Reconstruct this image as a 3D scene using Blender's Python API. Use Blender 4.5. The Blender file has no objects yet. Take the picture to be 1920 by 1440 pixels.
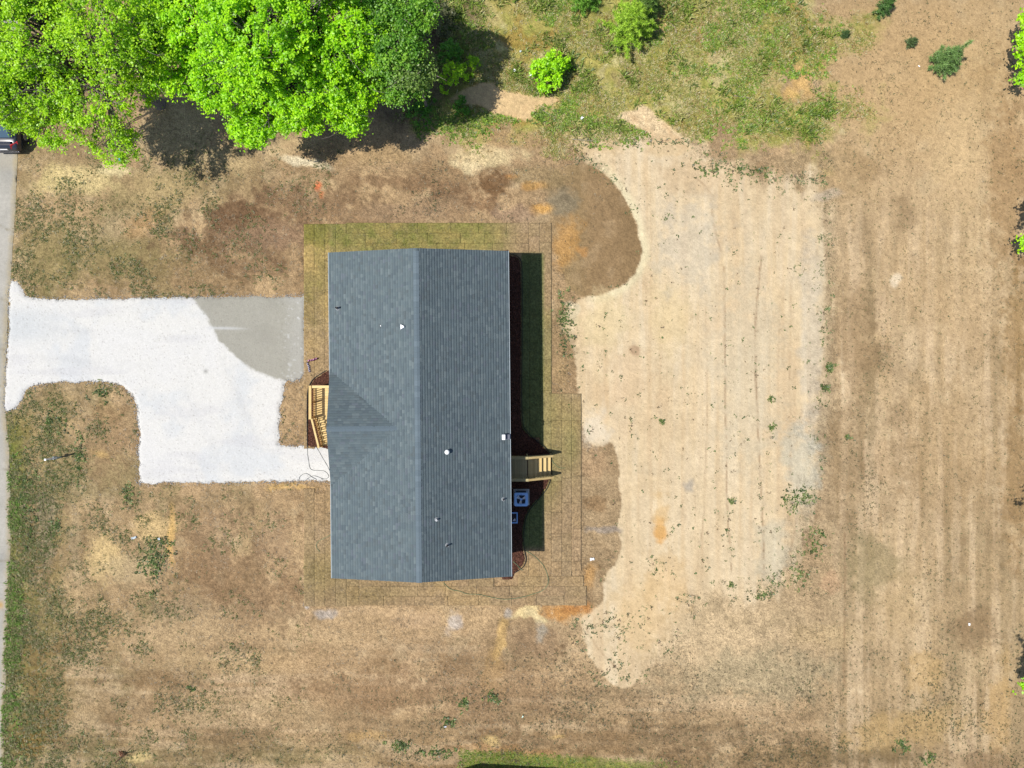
import bpy, math, random
import numpy as np
from mathutils import Vector, Matrix

random.seed(7)
RNG = np.random.default_rng(11)
SC = bpy.context.scene
COL = SC.collection
R = math.radians

# ------------------------------------------------------------------ camera, sky, sun, exposure
H = 41.8                      # height of the camera above the ground
G = 0.0305                    # metres on the ground per photo pixel (photo 1920 wide)
cam_d = bpy.data.cameras.new('camera')
cam = bpy.data.objects.new('camera', cam_d)
COL.objects.link(cam)
cam.location = (0, 0, H)
cam.rotation_euler = (0, 0, 0)
cam_d.sensor_fit = 'HORIZONTAL'
cam_d.angle = 2 * math.atan(960 * G / H)
cam_d.clip_end = 3000
SC.camera = cam

SUN_DIR = Vector((-0.525, -0.145, 1.0)).normalized()      # towards the sun
ELEV = math.asin(SUN_DIR.z)
AZ = math.atan2(SUN_DIR.x, SUN_DIR.y)
world = bpy.data.worlds.new("World")
SC.world = world
world.use_nodes = True
wn = world.node_tree
wn.nodes.clear()
sky = wn.nodes.new('ShaderNodeTexSky')
sky.sky_type = 'NISHITA'
sky.sun_disc = False
sky.sun_elevation = ELEV
sky.sun_rotation = AZ
bg = wn.nodes.new('ShaderNodeBackground')
bg.inputs['Strength'].default_value = 0.1
wo = wn.nodes.new('ShaderNodeOutputWorld')
wn.links.new(sky.outputs[0], bg.inputs[0])
wn.links.new(bg.outputs[0], wo.inputs[0])

sun_d = bpy.data.lights.new('sun', 'SUN')
sun_d.energy = 4.6
sun_d.angle = R(0.5)
sun_d.color = (1.0, 0.95, 0.87)
sun = bpy.data.objects.new('sun', sun_d)
COL.objects.link(sun)
sun.rotation_euler = SUN_DIR.to_track_quat('Z', 'Y').to_euler()
sun.location = (-20, -6, 40)
SC.view_settings.view_transform = 'Standard'
SC.view_settings.look = 'None'
SC.view_settings.gamma = 1
SC.view_settings.use_curve_mapping = False
SC.view_settings.exposure = 0.35
KR, KG, KB = 2.02, 1.99, 1.96        # what a flat sunlit surface shows divided by its base colour

# ------------------------------------------------------------------ helpers
def lin(c):
    c = np.asarray(c, float) / 255.0
    return np.where(c <= 0.04045, c / 12.92, ((c + 0.055) / 1.055) ** 2.4)

def alb(c):
    """base colour of a sunlit flat surface seen as the 0-255 colour c"""
    return lin(c) / np.array([KR, KG, KB])

def W(px, py, h=0.0):
    f = (H - h) / H * G
    return ((px - 960) * f, (720 - py) * f)

def W3(px, py, h=0.0, z=None):
    x, y = W(px, py, h)
    return Vector((x, y, h if z is None else z))

_T = np.random.default_rng(3).random((64, 256, 256)).astype(np.float32)

def vnoise(x, y, s, seed=0, sy=None):
    T = _T[seed % 64]
    x = np.asarray(x, np.float32) / s + 37.3 * (seed + 1)
    y = np.asarray(y, np.float32) / (sy or s) + 17.9 * (seed + 1)
    xi = np.floor(x).astype(np.int64); yi = np.floor(y).astype(np.int64)
    fx = x - xi; fy = y - yi
    fx = fx * fx * (3 - 2 * fx); fy = fy * fy * (3 - 2 * fy)
    a = T[yi & 255, xi & 255]; b = T[yi & 255, (xi + 1) & 255]
    c = T[(yi + 1) & 255, xi & 255]; d = T[(yi + 1) & 255, (xi + 1) & 255]
    return (a * (1 - fx) + b * fx) * (1 - fy) + (c * (1 - fx) + d * fx) * fy      # 0..1

def fbm(x, y, s, seed=0, octs=4, sy=None, gain=0.55):
    v = 0; a = 1; t = 0
    for o in range(octs):
        v = v + a * vnoise(x, y, s, seed + o * 7, sy); t += a
        a *= gain; s /= 2.03
        if sy: sy /= 2.03
    return (v / t - 0.5) * 2                                # about -1..1

def sstep(v, a, b):
    t = np.clip((v - a) / (b - a), 0, 1)
    return t * t * (3 - 2 * t)

def smooth_poly(pts, n=4, closed=True):
    P = np.array(pts, float); m = len(P); out = []
    rng = range(m if closed else m - 1)
    for i in rng:
        if closed:
            p0, p1, p2, p3 = P[(i - 1) % m], P[i], P[(i + 1) % m], P[(i + 2) % m]
        else:
            p0, p1, p2, p3 = P[max(i - 1, 0)], P[i], P[i + 1], P[min(i + 2, m - 1)]
        for k in range(n):
            t = k / n
            out.append(0.5 * ((2 * p1) + (-p0 + p2) * t + (2 * p0 - 5 * p1 + 4 * p2 - p3) * t * t
                              + (-p0 + 3 * p1 - 3 * p2 + p3) * t ** 3))
    if not closed: out.append(P[-1])
    return np.array(out)

def sdf(x, y, poly, pad=60.0):
    """signed distance (inside positive), in photo pixels; clamped to -pad outside the polygon's box"""
    x = np.asarray(x, float); y = np.asarray(y, float)
    poly = np.asarray(poly, float)
    out = np.full(x.shape, -pad)
    x0, y0 = poly.min(0) - pad; x1, y1 = poly.max(0) + pad
    sel = (x > x0) & (x < x1) & (y > y0) & (y < y1)
    px = x[sel]; py = y[sel]
    d2 = np.full(px.shape, 1e12); ins = np.zeros(px.shape, bool)
    n = len(poly)
    for i in range(n):
        ax, ay = poly[i]; bx, by = poly[(i + 1) % n]
        ex, ey = bx - ax, by - ay
        L = ex * ex + ey * ey + 1e-9
        t = np.clip(((px - ax) * ex + (py - ay) * ey) / L, 0, 1)
        dx = px - ax - t * ex; dy = py - ay - t * ey
        d2 = np.minimum(d2, dx * dx + dy * dy)
        c = (ay > py) != (by > py)
        if abs(ey) > 1e-9:
            ins ^= c & (px < ax + (py - ay) * ex / ey)
    d = np.sqrt(d2)
    out[sel] = np.clip(np.where(ins, d, -d), -pad, None)
    return out

def mesh_np(name, V, F, mat=None, cols=None, parent=None, smooth=False, extra=None):
    """V (n,3); F (m,3 or 4) int; cols (n,3) linear base colours -> 'Col'"""
    V = np.asarray(V, np.float32); F = np.asarray(F, np.int32)
    me = bpy.data.meshes.new(name)
    k = F.shape[1]
    me.vertices.add(len(V)); me.vertices.foreach_set('co', V.ravel())
    me.loops.add(F.size); me.loops.foreach_set('vertex_index', F.ravel())
    me.polygons.add(len(F))
    me.polygons.foreach_set('loop_start', np.arange(len(F), dtype=np.int32) * k)
    try:
        me.polygons.foreach_set('loop_total', np.full(len(F), k, np.int32))
    except Exception:
        pass
    if cols is not None:
        a = me.color_attributes.new('Col', 'FLOAT_COLOR', 'POINT')
        c = np.ones((len(V), 4), np.float32); c[:, :3] = cols
        a.data.foreach_set('color', c.ravel())
    if extra is not None:
        a = me.color_attributes.new('Mask', 'FLOAT_COLOR', 'POINT')
        c = np.zeros((len(V), 4), np.float32); c[:, :extra.shape[1]] = extra
        a.data.foreach_set('color', c.ravel())
    me.update(); me.validate()
    if smooth:
        me.polygons.foreach_set('use_smooth', np.ones(len(F), bool))
    if mat: me.materials.append(mat)
    o = bpy.data.objects.new(name, me)
    COL.objects.link(o)
    if parent: o.parent = parent
    return o

class MB:
    """collects simple solids; build() links them as ONE mesh object"""
    def __init__(s): s.v = []; s.f = []
    def add(s, vs, fs):
        b = len(s.v); s.v += [tuple(p) for p in vs]; s.f += [tuple(i + b for i in q) for q in fs]
    def box(s, c, d, M=None, bev=0.0):
        x, y, z = d[0] / 2, d[1] / 2, d[2] / 2
        vs = [Vector((sx * x, sy * y, sz * z)) for sz in (-1, 1) for sx, sy in ((-1, -1), (1, -1), (1, 1), (-1, 1))]
        if M: vs = [M @ p for p in vs]
        vs = [p + Vector(c) for p in vs]
        s.add(vs, [(3, 2, 1, 0), (4, 5, 6, 7), (0, 1, 5, 4), (1, 2, 6, 5), (2, 3, 7, 6), (3, 0, 4, 7)])
        return s
    def bar(s, a, b, w, t, up=Vector((0, 0, 1))):
        """board from a to b, w across, t along 'up'"""
        a = Vector(a); b = Vector(b); d = (b - a); L = d.length; d.normalize()
        side = d.cross(up); 
        if side.length < 1e-4: side = Vector((1, 0, 0))
        side.normalize(); u = side.cross(d).normalized()
        vs = []
        for p in (a, b):
            for i, j in ((-1, -1), (1, -1), (1, 1), (-1, 1)):
                vs.append(p + side * (i * w / 2) + u * (j * t / 2))
        s.add(vs, [(0, 1, 2, 3), (7, 6, 5, 4), (0, 4, 5, 1), (1, 5, 6, 2), (2, 6, 7, 3), (3, 7, 4, 0)])
        return s
    def tube(s, pts, rad, n=8, cap=True):
        pts = [Vector(p) for p in pts]
        if not hasattr(rad, '__len__'): rad = [rad] * len(pts)
        b = len(s.v); up0 = Vector((0, 0, 1))
        for i, p in enumerate(pts):
            t = (pts[min(i + 1, len(pts) - 1)] - pts[max(i - 1, 0)])
            if t.length < 1e-6: t = Vector((0, 0, 1))
            t.normalize()
            u = up0 if abs(t.z) < 0.9 else Vector((1, 0, 0))
            e1 = t.cross(u).normalized(); e2 = t.cross(e1)
            for k in range(n):
                a = 2 * math.pi * k / n
                s.v.append(tuple(p + (e1 * math.cos(a) + e2 * math.sin(a)) * rad[i]))
        for i in range(len(pts) - 1):
            for k in range(n):
                k2 = (k + 1) % n
                s.f.append((b + i * n + k, b + i * n + k2, b + (i + 1) * n + k2, b + (i + 1) * n + k))
        if cap:
            s.f.append(tuple(b + k for k in range(n))[::-1])
            e = b + (len(pts) - 1) * n
            s.f.append(tuple(e + k for k in range(n)))
        return s
    def lathe(s, prof, c=(0, 0, 0), n=20, cap=True):
        b = len(s.v)
        for r, z in prof:
            for k in range(n):
                a = 2 * math.pi * k / n
                s.v.append((c[0] + r * math.cos(a), c[1] + r * math.sin(a), c[2] + z))
        for i in range(len(prof) - 1):
            for k in range(n):
                k2 = (k + 1) % n
                s.f.append((b + i * n + k, b + i * n + k2, b + (i + 1) * n + k2, b + (i + 1) * n + k))
        if cap:
            s.f.append(tuple(b + k for k in range(n))[::-1])
            e = b + (len(prof) - 1) * n
            s.f.append(tuple(e + k for k in range(n)))
        return s
    def mesh(s, name, mat=None):
        me = bpy.data.meshes.new(name)
        me.from_pydata(s.v, [], s.f); me.update()
        if mat: me.materials.append(mat)
        return me
    def build(s, name, mat=None, parent=None, smooth=False, loc=None, bevel=0):
        me = s.mesh(name, mat)
        if smooth: me.polygons.foreach_set('use_smooth', [True] * len(me.polygons))
        o = bpy.data.objects.new(name, me); COL.objects.link(o)
        if parent: o.parent = parent
        if loc is not None: o.location = loc
        if bevel:
            m = o.modifiers.new('bevel', 'BEVEL'); m.width = bevel; m.segments = 2; m.limit_method = 'ANGLE'
        return o

def inst(name, me, parent, loc=(0, 0, 0), rot=(0, 0, 0), scale=None):
    o = bpy.data.objects.new(name, me); COL.objects.link(o); o.parent = parent
    o.location = loc; o.rotation_euler = rot
    if scale: o.scale = scale
    return o

def tag(o, label=None, cat=None, group=None, kind=None):
    if label: o['label'] = label
    if cat: o['category'] = cat
    if group: o['group'] = group
    if kind: o['kind'] = kind
    return o

def thing(name, loc, label, cat, rotz=0, group=None):
    o = bpy.data.objects.new(name, None); COL.objects.link(o)
    o.location = loc; o.rotation_euler = (0, 0, rotz); o.empty_display_size = 0.3
    return tag(o, label, cat, group)

# ------------------------------------------------------------------ materials
def nodes(name):
    m = bpy.data.materials.new(name); m.use_nodes = True
    nt = m.node_tree; b = nt.nodes['Principled BSDF']
    return m, nt, b

def N(nt, t, **kw):
    n = nt.nodes.new(t)
    for k, v in kw.items():
        if k.startswith('i_'):
            n.inputs[k[2:].replace('_', ' ')].default_value = v
        else: setattr(n, k, v)
    return n

def flat(name, c, rough=0.7, metal=0.0, spec=0.3, var=0.12, scale=8.0, bump=0.0):
    """a plain coloured surface with a little procedural unevenness"""
    m, nt, b = nodes(name)
    tc = N(nt, 'ShaderNodeTexCoord')
    nz = N(nt, 'ShaderNodeTexNoise'); nz.inputs['Scale'].default_value = scale; nz.inputs['Detail'].default_value = 5
    nt.links.new(tc.outputs['Object'], nz.inputs['Vector'])
    mr = N(nt, 'ShaderNodeMapRange'); mr.inputs['From Min'].default_value = 0.3; mr.inputs['From Max'].default_value = 0.7
    mr.inputs['To Min'].default_value = 1 - var; mr.inputs['To Max'].default_value = 1 + var
    nt.links.new(nz.outputs['Fac'], mr.inputs['Value'])
    mx = N(nt, 'ShaderNodeMix', data_type='RGBA', blend_type='MULTIPLY'); mx.inputs['Factor'].default_value = 1
    mx.inputs[6].default_value = (*c, 1)
    nt.links.new(mr.outputs[0], mx.inputs[7])
    nt.links.new(mx.outputs[2], b.inputs['Base Color'])
    b.inputs['Roughness'].default_value = rough; b.inputs['Metallic'].default_value = metal
    b.inputs['Specular IOR Level'].default_value = spec
    if bump:
        bp = N(nt, 'ShaderNodeBump'); bp.inputs['Strength'].default_value = bump; bp.inputs['Distance'].default_value = 0.02
        nt.links.new(nz.outputs['Fac'], bp.inputs['Height']); nt.links.new(bp.outputs[0], b.inputs['Normal'])
    return m

def attr_mat(name, amp=0.3, scale=18.0, amp2=0.2, scale2=55.0, rough=1.0, drough=0.0, spec=0.08, bump=0.3, speck=True):
    """base colour from the painted 'Col' attribute, broken up by fine grain; Mask.r = grain contrast, Mask.g = green weeds, Mask.b = dark litter"""
    m, nt, b = nodes(name)
    L = nt.links.new
    at = N(nt, 'ShaderNodeAttribute', attribute_name='Col')
    mk = N(nt, 'ShaderNodeAttribute', attribute_name='Mask')
    sep = N(nt, 'ShaderNodeSeparateColor'); L(mk.outputs['Color'], sep.inputs[0])
    tc = N(nt, 'ShaderNodeTexCoord')
    n1 = N(nt, 'ShaderNodeTexNoise'); n1.inputs['Scale'].default_value = scale / 1.0; n1.inputs['Detail'].default_value = 3
    n2 = N(nt, 'ShaderNodeTexNoise'); n2.inputs['Scale'].default_value = scale2 / 4.0; n2.inputs['Detail'].default_value = 2
    L(tc.outputs['Object'], n1.inputs['Vector']); L(tc.outputs['Object'], n2.inputs['Vector'])
    def rng(src, a, lo=0.32, hi=0.68):
        r = N(nt, 'ShaderNodeMapRange'); r.clamp = False
        r.inputs['From Min'].default_value = lo; r.inputs['From Max'].default_value = hi
        r.inputs['To Min'].default_value = -a; r.inputs['To Max'].default_value = a
        L(src, r.inputs['Value']); return r.outputs[0]
    ad = N(nt, 'ShaderNodeMath', operation='ADD'); L(rng(n1.outputs['Fac'], amp), ad.inputs[0]); L(rng(n2.outputs['Fac'], amp2), ad.inputs[1])
    ml = N(nt, 'ShaderNodeMath', operation='MULTIPLY'); L(ad.outputs[0], ml.inputs[0])
    if speck: L(sep.outputs[0], ml.inputs[1])
    else: ml.inputs[1].default_value = 1
    pl = N(nt, 'ShaderNodeMath', operation='ADD'); L(ml.outputs[0], pl.inputs[0]); pl.inputs[1].default_value = 1
    mx = N(nt, 'ShaderNodeMix', data_type='RGBA', blend_type='MULTIPLY'); mx.inputs['Factor'].default_value = 1
    L(at.outputs['Color'], mx.inputs[6]); L(pl.outputs[0], mx.inputs[7])
    colr = mx.outputs[2]
    if speck:
        for ch, sc, c in ((1, 6.0, alb((92, 112, 50))), (2, 9.0, alb((98, 78, 50)))):
            nz = N(nt, 'ShaderNodeTexNoise'); nz.inputs['Scale'].default_value = sc; nz.inputs['Detail'].default_value = 4
            nz.inputs['Roughness'].default_value = 0.7
            mp = N(nt, 'ShaderNodeMapping'); mp.inputs['Location'].default_value = (ch * 13.1, ch * 5.7, 0)
            L(tc.outputs['Object'], mp.inputs[0]); L(mp.outputs[0], nz.inputs['Vector'])
            # threshold falls as the mask rises
            th = N(nt, 'ShaderNodeMapRange'); th.inputs['From Min'].default_value = 0; th.inputs['From Max'].default_value = 1
            th.inputs['To Min'].default_value = 0.80; th.inputs['To Max'].default_value = 0.40
            L(sep.outputs[ch], th.inputs['Value'])
            sb = N(nt, 'ShaderNodeMath', operation='SUBTRACT'); L(nz.outputs['Fac'], sb.inputs[0]); L(th.outputs[0], sb.inputs[1])
            gn = N(nt, 'ShaderNodeMath', operation='MULTIPLY', use_clamp=True); L(sb.outputs[0], gn.inputs[0]); gn.inputs[1].default_value = 12
            g2 = N(nt, 'ShaderNodeMath', operation='MULTIPLY'); L(gn.outputs[0], g2.inputs[0]); g2.inputs[1].default_value = 0.75
            m2 = N(nt, 'ShaderNodeMix', data_type='RGBA'); L(g2.outputs[0], m2.inputs['Factor'])
            L(colr, m2.inputs[6]); m2.inputs[7].default_value = (*c, 1)
            colr = m2.outputs[2]
    L(colr, b.inputs['Base Color'])
    b.inputs['Roughness'].default_value = rough; b.inputs['Specular IOR Level'].default_value = spec
    b.inputs['Diffuse Roughness'].default_value = drough
    if bump:
        bp = N(nt, 'ShaderNodeBump'); bp.inputs['Strength'].default_value = bump; bp.inputs['Distance'].default_value = 0.04
        L(n1.outputs['Fac'], bp.inputs['Height']); L(bp.outputs[0], b.inputs['Normal'])
    return m

def leaf_mat(name, trans=0.35, tint=(1, 1, 1), gain_t=(1.2, 1.25, 0.6)):
    m, nt, b = nodes(name); L = nt.links.new
    nt.nodes.remove(b)
    out = [n for n in nt.nodes if n.type == 'OUTPUT_MATERIAL'][0]
    at = N(nt, 'ShaderNodeAttribute', attribute_name='Col')
    df = N(nt, 'ShaderNodeBsdfDiffuse'); tr = N(nt, 'ShaderNodeBsdfTranslucent')
    gl = N(nt, 'ShaderNodeBsdfGlossy'); gl.inputs['Roughness'].default_value = 0.45
    L(at.outputs['Color'], df.inputs['Color'])
    mm = N(nt, 'ShaderNodeMix', data_type='RGBA', blend_type='MULTIPLY'); mm.inputs['Factor'].default_value = 1
    L(at.outputs['Color'], mm.inputs[6]); mm.inputs[7].default_value = (*gain_t, 1)
    L(mm.outputs[2], tr.inputs['Color'])
    ms = N(nt, 'ShaderNodeMixShader'); ms.inputs[0].default_value = trans
    L(df.outputs[0], ms.inputs[1]); L(tr.outputs[0], ms.inputs[2])
    m3 = N(nt, 'ShaderNodeMixShader'); m3.inputs[0].default_value = 0.03
    L(ms.outputs[0], m3.inputs[1]); L(gl.outputs[0], m3.inputs[2])
    L(m3.outputs[0], out.inputs['Surface'])
    return m

def wood_mat(name, c, c2, scale=3.0, rough=0.75):
    m, nt, b = nodes(name); L = nt.links.new
    tc = N(nt, 'ShaderNodeTexCoord'); oi = N(nt, 'ShaderNodeObjectInfo')
    nz = N(nt, 'ShaderNodeTexNoise'); nz.inputs['Scale'].default_value = scale; nz.inputs['Detail'].default_value = 6
    nz.inputs['Distortion'].default_value = 1.2
    L(tc.outputs['Object'], nz.inputs['Vector'])
    ad = N(nt, 'ShaderNodeMath', operation='ADD'); L(nz.outputs['Fac'], ad.inputs[0])
    ms = N(nt, 'ShaderNodeMath', operation='MULTIPLY_ADD'); ms.inputs[1].default_value = 0.5; ms.inputs[2].default_value = -0.25
    L(oi.outputs['Random'], ms.inputs[0]); L(ms.outputs[0], ad.inputs[1])
    cr = N(nt, 'ShaderNodeValToRGB'); cr.color_ramp.elements[0].position = 0.25; cr.color_ramp.elements[1].position = 0.75
    cr.color_ramp.elements[0].color = (*c2, 1); cr.color_ramp.elements[1].color = (*c, 1)
    L(ad.outputs[0], cr.inputs[0]); L(cr.outputs[0], b.inputs['Base Color'])
    b.inputs['Roughness'].default_value = rough; b.inputs['Specular IOR Level'].default_value = 0.2
    return m

M_GROUND = attr_mat('dry soil and straw', amp=0.34, scale=17, amp2=0.12, scale2=22)
M_ROAD = attr_mat('worn concrete', amp=0.05, scale=6, amp2=0.06, scale2=60, speck=False, bump=0.1)
M_GRAVEL = attr_mat('crushed white gravel', amp=0.06, scale=24, amp2=0.05, scale2=60, speck=False, bump=0.2)
M_SOD = attr_mat('turf', amp=0.26, scale=26, amp2=0.22, scale2=40, speck=False, bump=0.4)
M_MULCH = attr_mat('bark mulch', amp=0.4, scale=30, amp2=0.3, scale2=60, speck=False, bump=0.6)
M_SHINGLE = attr_mat('asphalt shingle granules', amp=0.05, scale=60, amp2=0.05, scale2=200, speck=False, bump=0.1, rough=0.9, drough=0.8)
M_LEAF = leaf_mat('broad leaves', 0.38)
M_NEEDLE = leaf_mat('pine needles', 0.2, gain_t=(1, 1, 0.7))
M_BLADE = leaf_mat('grass blades', 0.25, gain_t=(1.1, 1.1, 0.7))
M_BARK = flat('bark', (0.19, 0.165, 0.14), 0.95, var=0.35, scale=14, bump=0.5)
M_TWIG = flat('pale twigs', (0.26, 0.22, 0.17), 0.9, var=0.3, scale=20)
M_WOOD = wood_mat('new pine boards', (0.60, 0.46, 0.22), (0.50, 0.36, 0.155))
M_WOOD2 = wood_mat('browner rail wood', (0.42, 0.27, 0.105), (0.32, 0.19, 0.07))  # darker and browner than the boards, for posts, balusters and risers
M_SIDING = flat('white vinyl siding', (0.72, 0.73, 0.72), 0.5, var=0.04)
M_TRIM = flat('white trim', (0.78, 0.78, 0.77), 0.45, var=0.03)
M_FASCIA = flat('grey drip edge', (0.30, 0.35, 0.38), 0.5, var=0.05)
M_DARK = flat('dark opening', (0.02, 0.022, 0.025), 0.6, var=0.1)
M_BLOCK = flat('concrete block', (0.33, 0.32, 0.30), 0.9, var=0.15, scale=20, bump=0.3)
M_GLASS = flat('window glass', (0.05, 0.07, 0.085), 0.08, spec=0.6, var=0.05)
M_METAL = flat('galvanised metal', (0.62, 0.64, 0.66), 0.3, metal=0.9, var=0.06)
M_WHITEMETAL = flat('white painted metal', (0.80, 0.81, 0.82), 0.4, var=0.03)
M_ACMETAL = flat('shade blue enamel', (0.27, 0.48, 0.84), 0.4, var=0.04)  # white casing; the blue of skylit shade is mixed into the colour
M_ACDARK = flat('dark blue grey shroud', (0.035, 0.05, 0.075), 0.5, var=0.1)
M_BLACK = flat('black rubber', (0.015, 0.015, 0.016), 0.6, var=0.2)
M_HOSEG = flat('green hose', (0.10, 0.17, 0.09), 0.5, var=0.15)
M_HOSEK = flat('grey cord', (0.13, 0.14, 0.14), 0.5, var=0.15)
M_PIPE = flat('black vent pipe', (0.02, 0.02, 0.022), 0.5, var=0.1)
M_LEAD = flat('lead flashing', (0.22, 0.235, 0.25), 0.7, var=0.1)
M_CONCRETE = flat('poured concrete pad', (0.42, 0.42, 0.41), 0.9, var=0.1, scale=20)

# ------------------------------------------------------------------ outlines traced on the ground (photo pixels)
POLY_DRIVE = smooth_poly([(18, 530), (30, 526), (40, 536), (48, 553), (66, 560), (130, 561), (200, 560), (290, 559), (365, 557), (470, 556), (562, 556),
    (570, 562), (571, 640), (570, 700), (552, 714), (536, 713), (530, 740), (524, 780), (523, 818), (526, 834), (562, 836), (640, 838), (640, 868), (640, 902),
    (590, 902), (520, 903), (430, 905), (340, 906), (264, 906), (260, 897), (260, 850), (260, 800), (257, 765), (244, 738), (220, 722), (190, 717), (120, 717),
    (75, 721), (50, 732), (40, 752), (28, 766), (10, 770), (8, 740), (13, 660), (16, 590)], 4)
POLY_WETDRIVE = smooth_poly([(364, 550), (470, 545), (580, 548), (585, 640), (580, 715), (548, 716), (510, 707), (480, 697), (455, 680), (432, 658), (410, 638), (394, 606), (378, 580)], 4)
POLY_SAND = smooth_poly([(1078, 272), (1150, 262), (1210, 270), (1290, 268), (1330, 300), (1400, 322), (1455, 345), (1530, 345), (1546, 420), (1541, 500), (1544, 600), (1541, 700),
    (1534, 800), (1528, 880), (1505, 960), (1478, 1040), (1440, 1100), (1400, 1115), (1330, 1105), (1290, 1140), (1265, 1200), (1220, 1240), (1190, 1282), (1160, 1288), (1128, 1262),
    (1104, 1225), (1092, 1185), (1096, 1155), (1118, 1140), (1131, 1122), (1131, 1098), (1140, 1072), (1156, 1055), (1163, 1020), (1158, 985), (1165, 945), (1160, 915), (1162, 885), (1154, 850), (1144, 828),
    (1120, 838), (1098, 815), (1090, 770), (1084, 725), (1078, 670), (1062, 625), (1068, 590), (1090, 560), (1130, 552), (1172, 530), (1196, 495), (1200, 455), (1190, 410), (1168, 365), (1135, 325), (1105, 300)], 3)
POLY_WET1 = smooth_poly([(1030, 330), (1075, 308), (1118, 315), (1150, 345), (1180, 390), (1196, 440), (1203, 475), (1188, 512), (1152, 543), (1100, 556), (1068, 540), (1045, 480), (1032, 420)], 4)
POLY_WET2 = smooth_poly([(1090, 850), (1120, 846), (1143, 828), (1158, 860), (1162, 890), (1158, 915), (1165, 945), (1157, 985), (1164, 1025), (1153, 1058), (1134, 1076), (1130, 1100), (1131, 1124), (1115, 1140), (1095, 1146), (1085, 1060), (1080, 940)], 4)
POLY_BRUSH = smooth_poly([(690, -140), (800, 40), (840, 150), (800, 205), (840, 236), (930, 236), (1000, 246), (1060, 262), (1180, 266), (1215, 250), (1300, 262), (1400, 280), (1470, 266), (1545, 300), (1560, 250), (1610, 205), (1560, 168), (1500, 140), (1545, 95), (1600, 60), (1520, 20), (1570, -60), (1600, -140)], 3)
POLY_SANDPATCH = smooth_poly([(842, 187), (868, 168), (895, 153), (925, 153), (942, 168), (975, 172), (1008, 180), (1048, 182), (1040, 194), (1010, 200), (985, 226), (950, 220), (918, 212), (905, 204), (870, 192)], 4)
POLY_TONGUE = smooth_poly([(1160, 212), (1195, 204), (1213, 200), (1235, 222), (1262, 240), (1285, 262), (1300, 285), (1210, 290), (1222, 255), (1195, 240), (1168, 226)], 4)
ROAD_EDGE = np.array([(-140, 44), (200, 38), (290, 33), (420, 27), (520, 20), (600, 13), (770, 9), (830, 16), (900, 19), (1000, 20), (1100, 17), (1200, 13), (1320, 8), (1440, 5), (1600, 2)], float)

def road_x(y):
    return np.interp(y, ROAD_EDGE[:, 0], ROAD_EDGE[:, 1])

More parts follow.
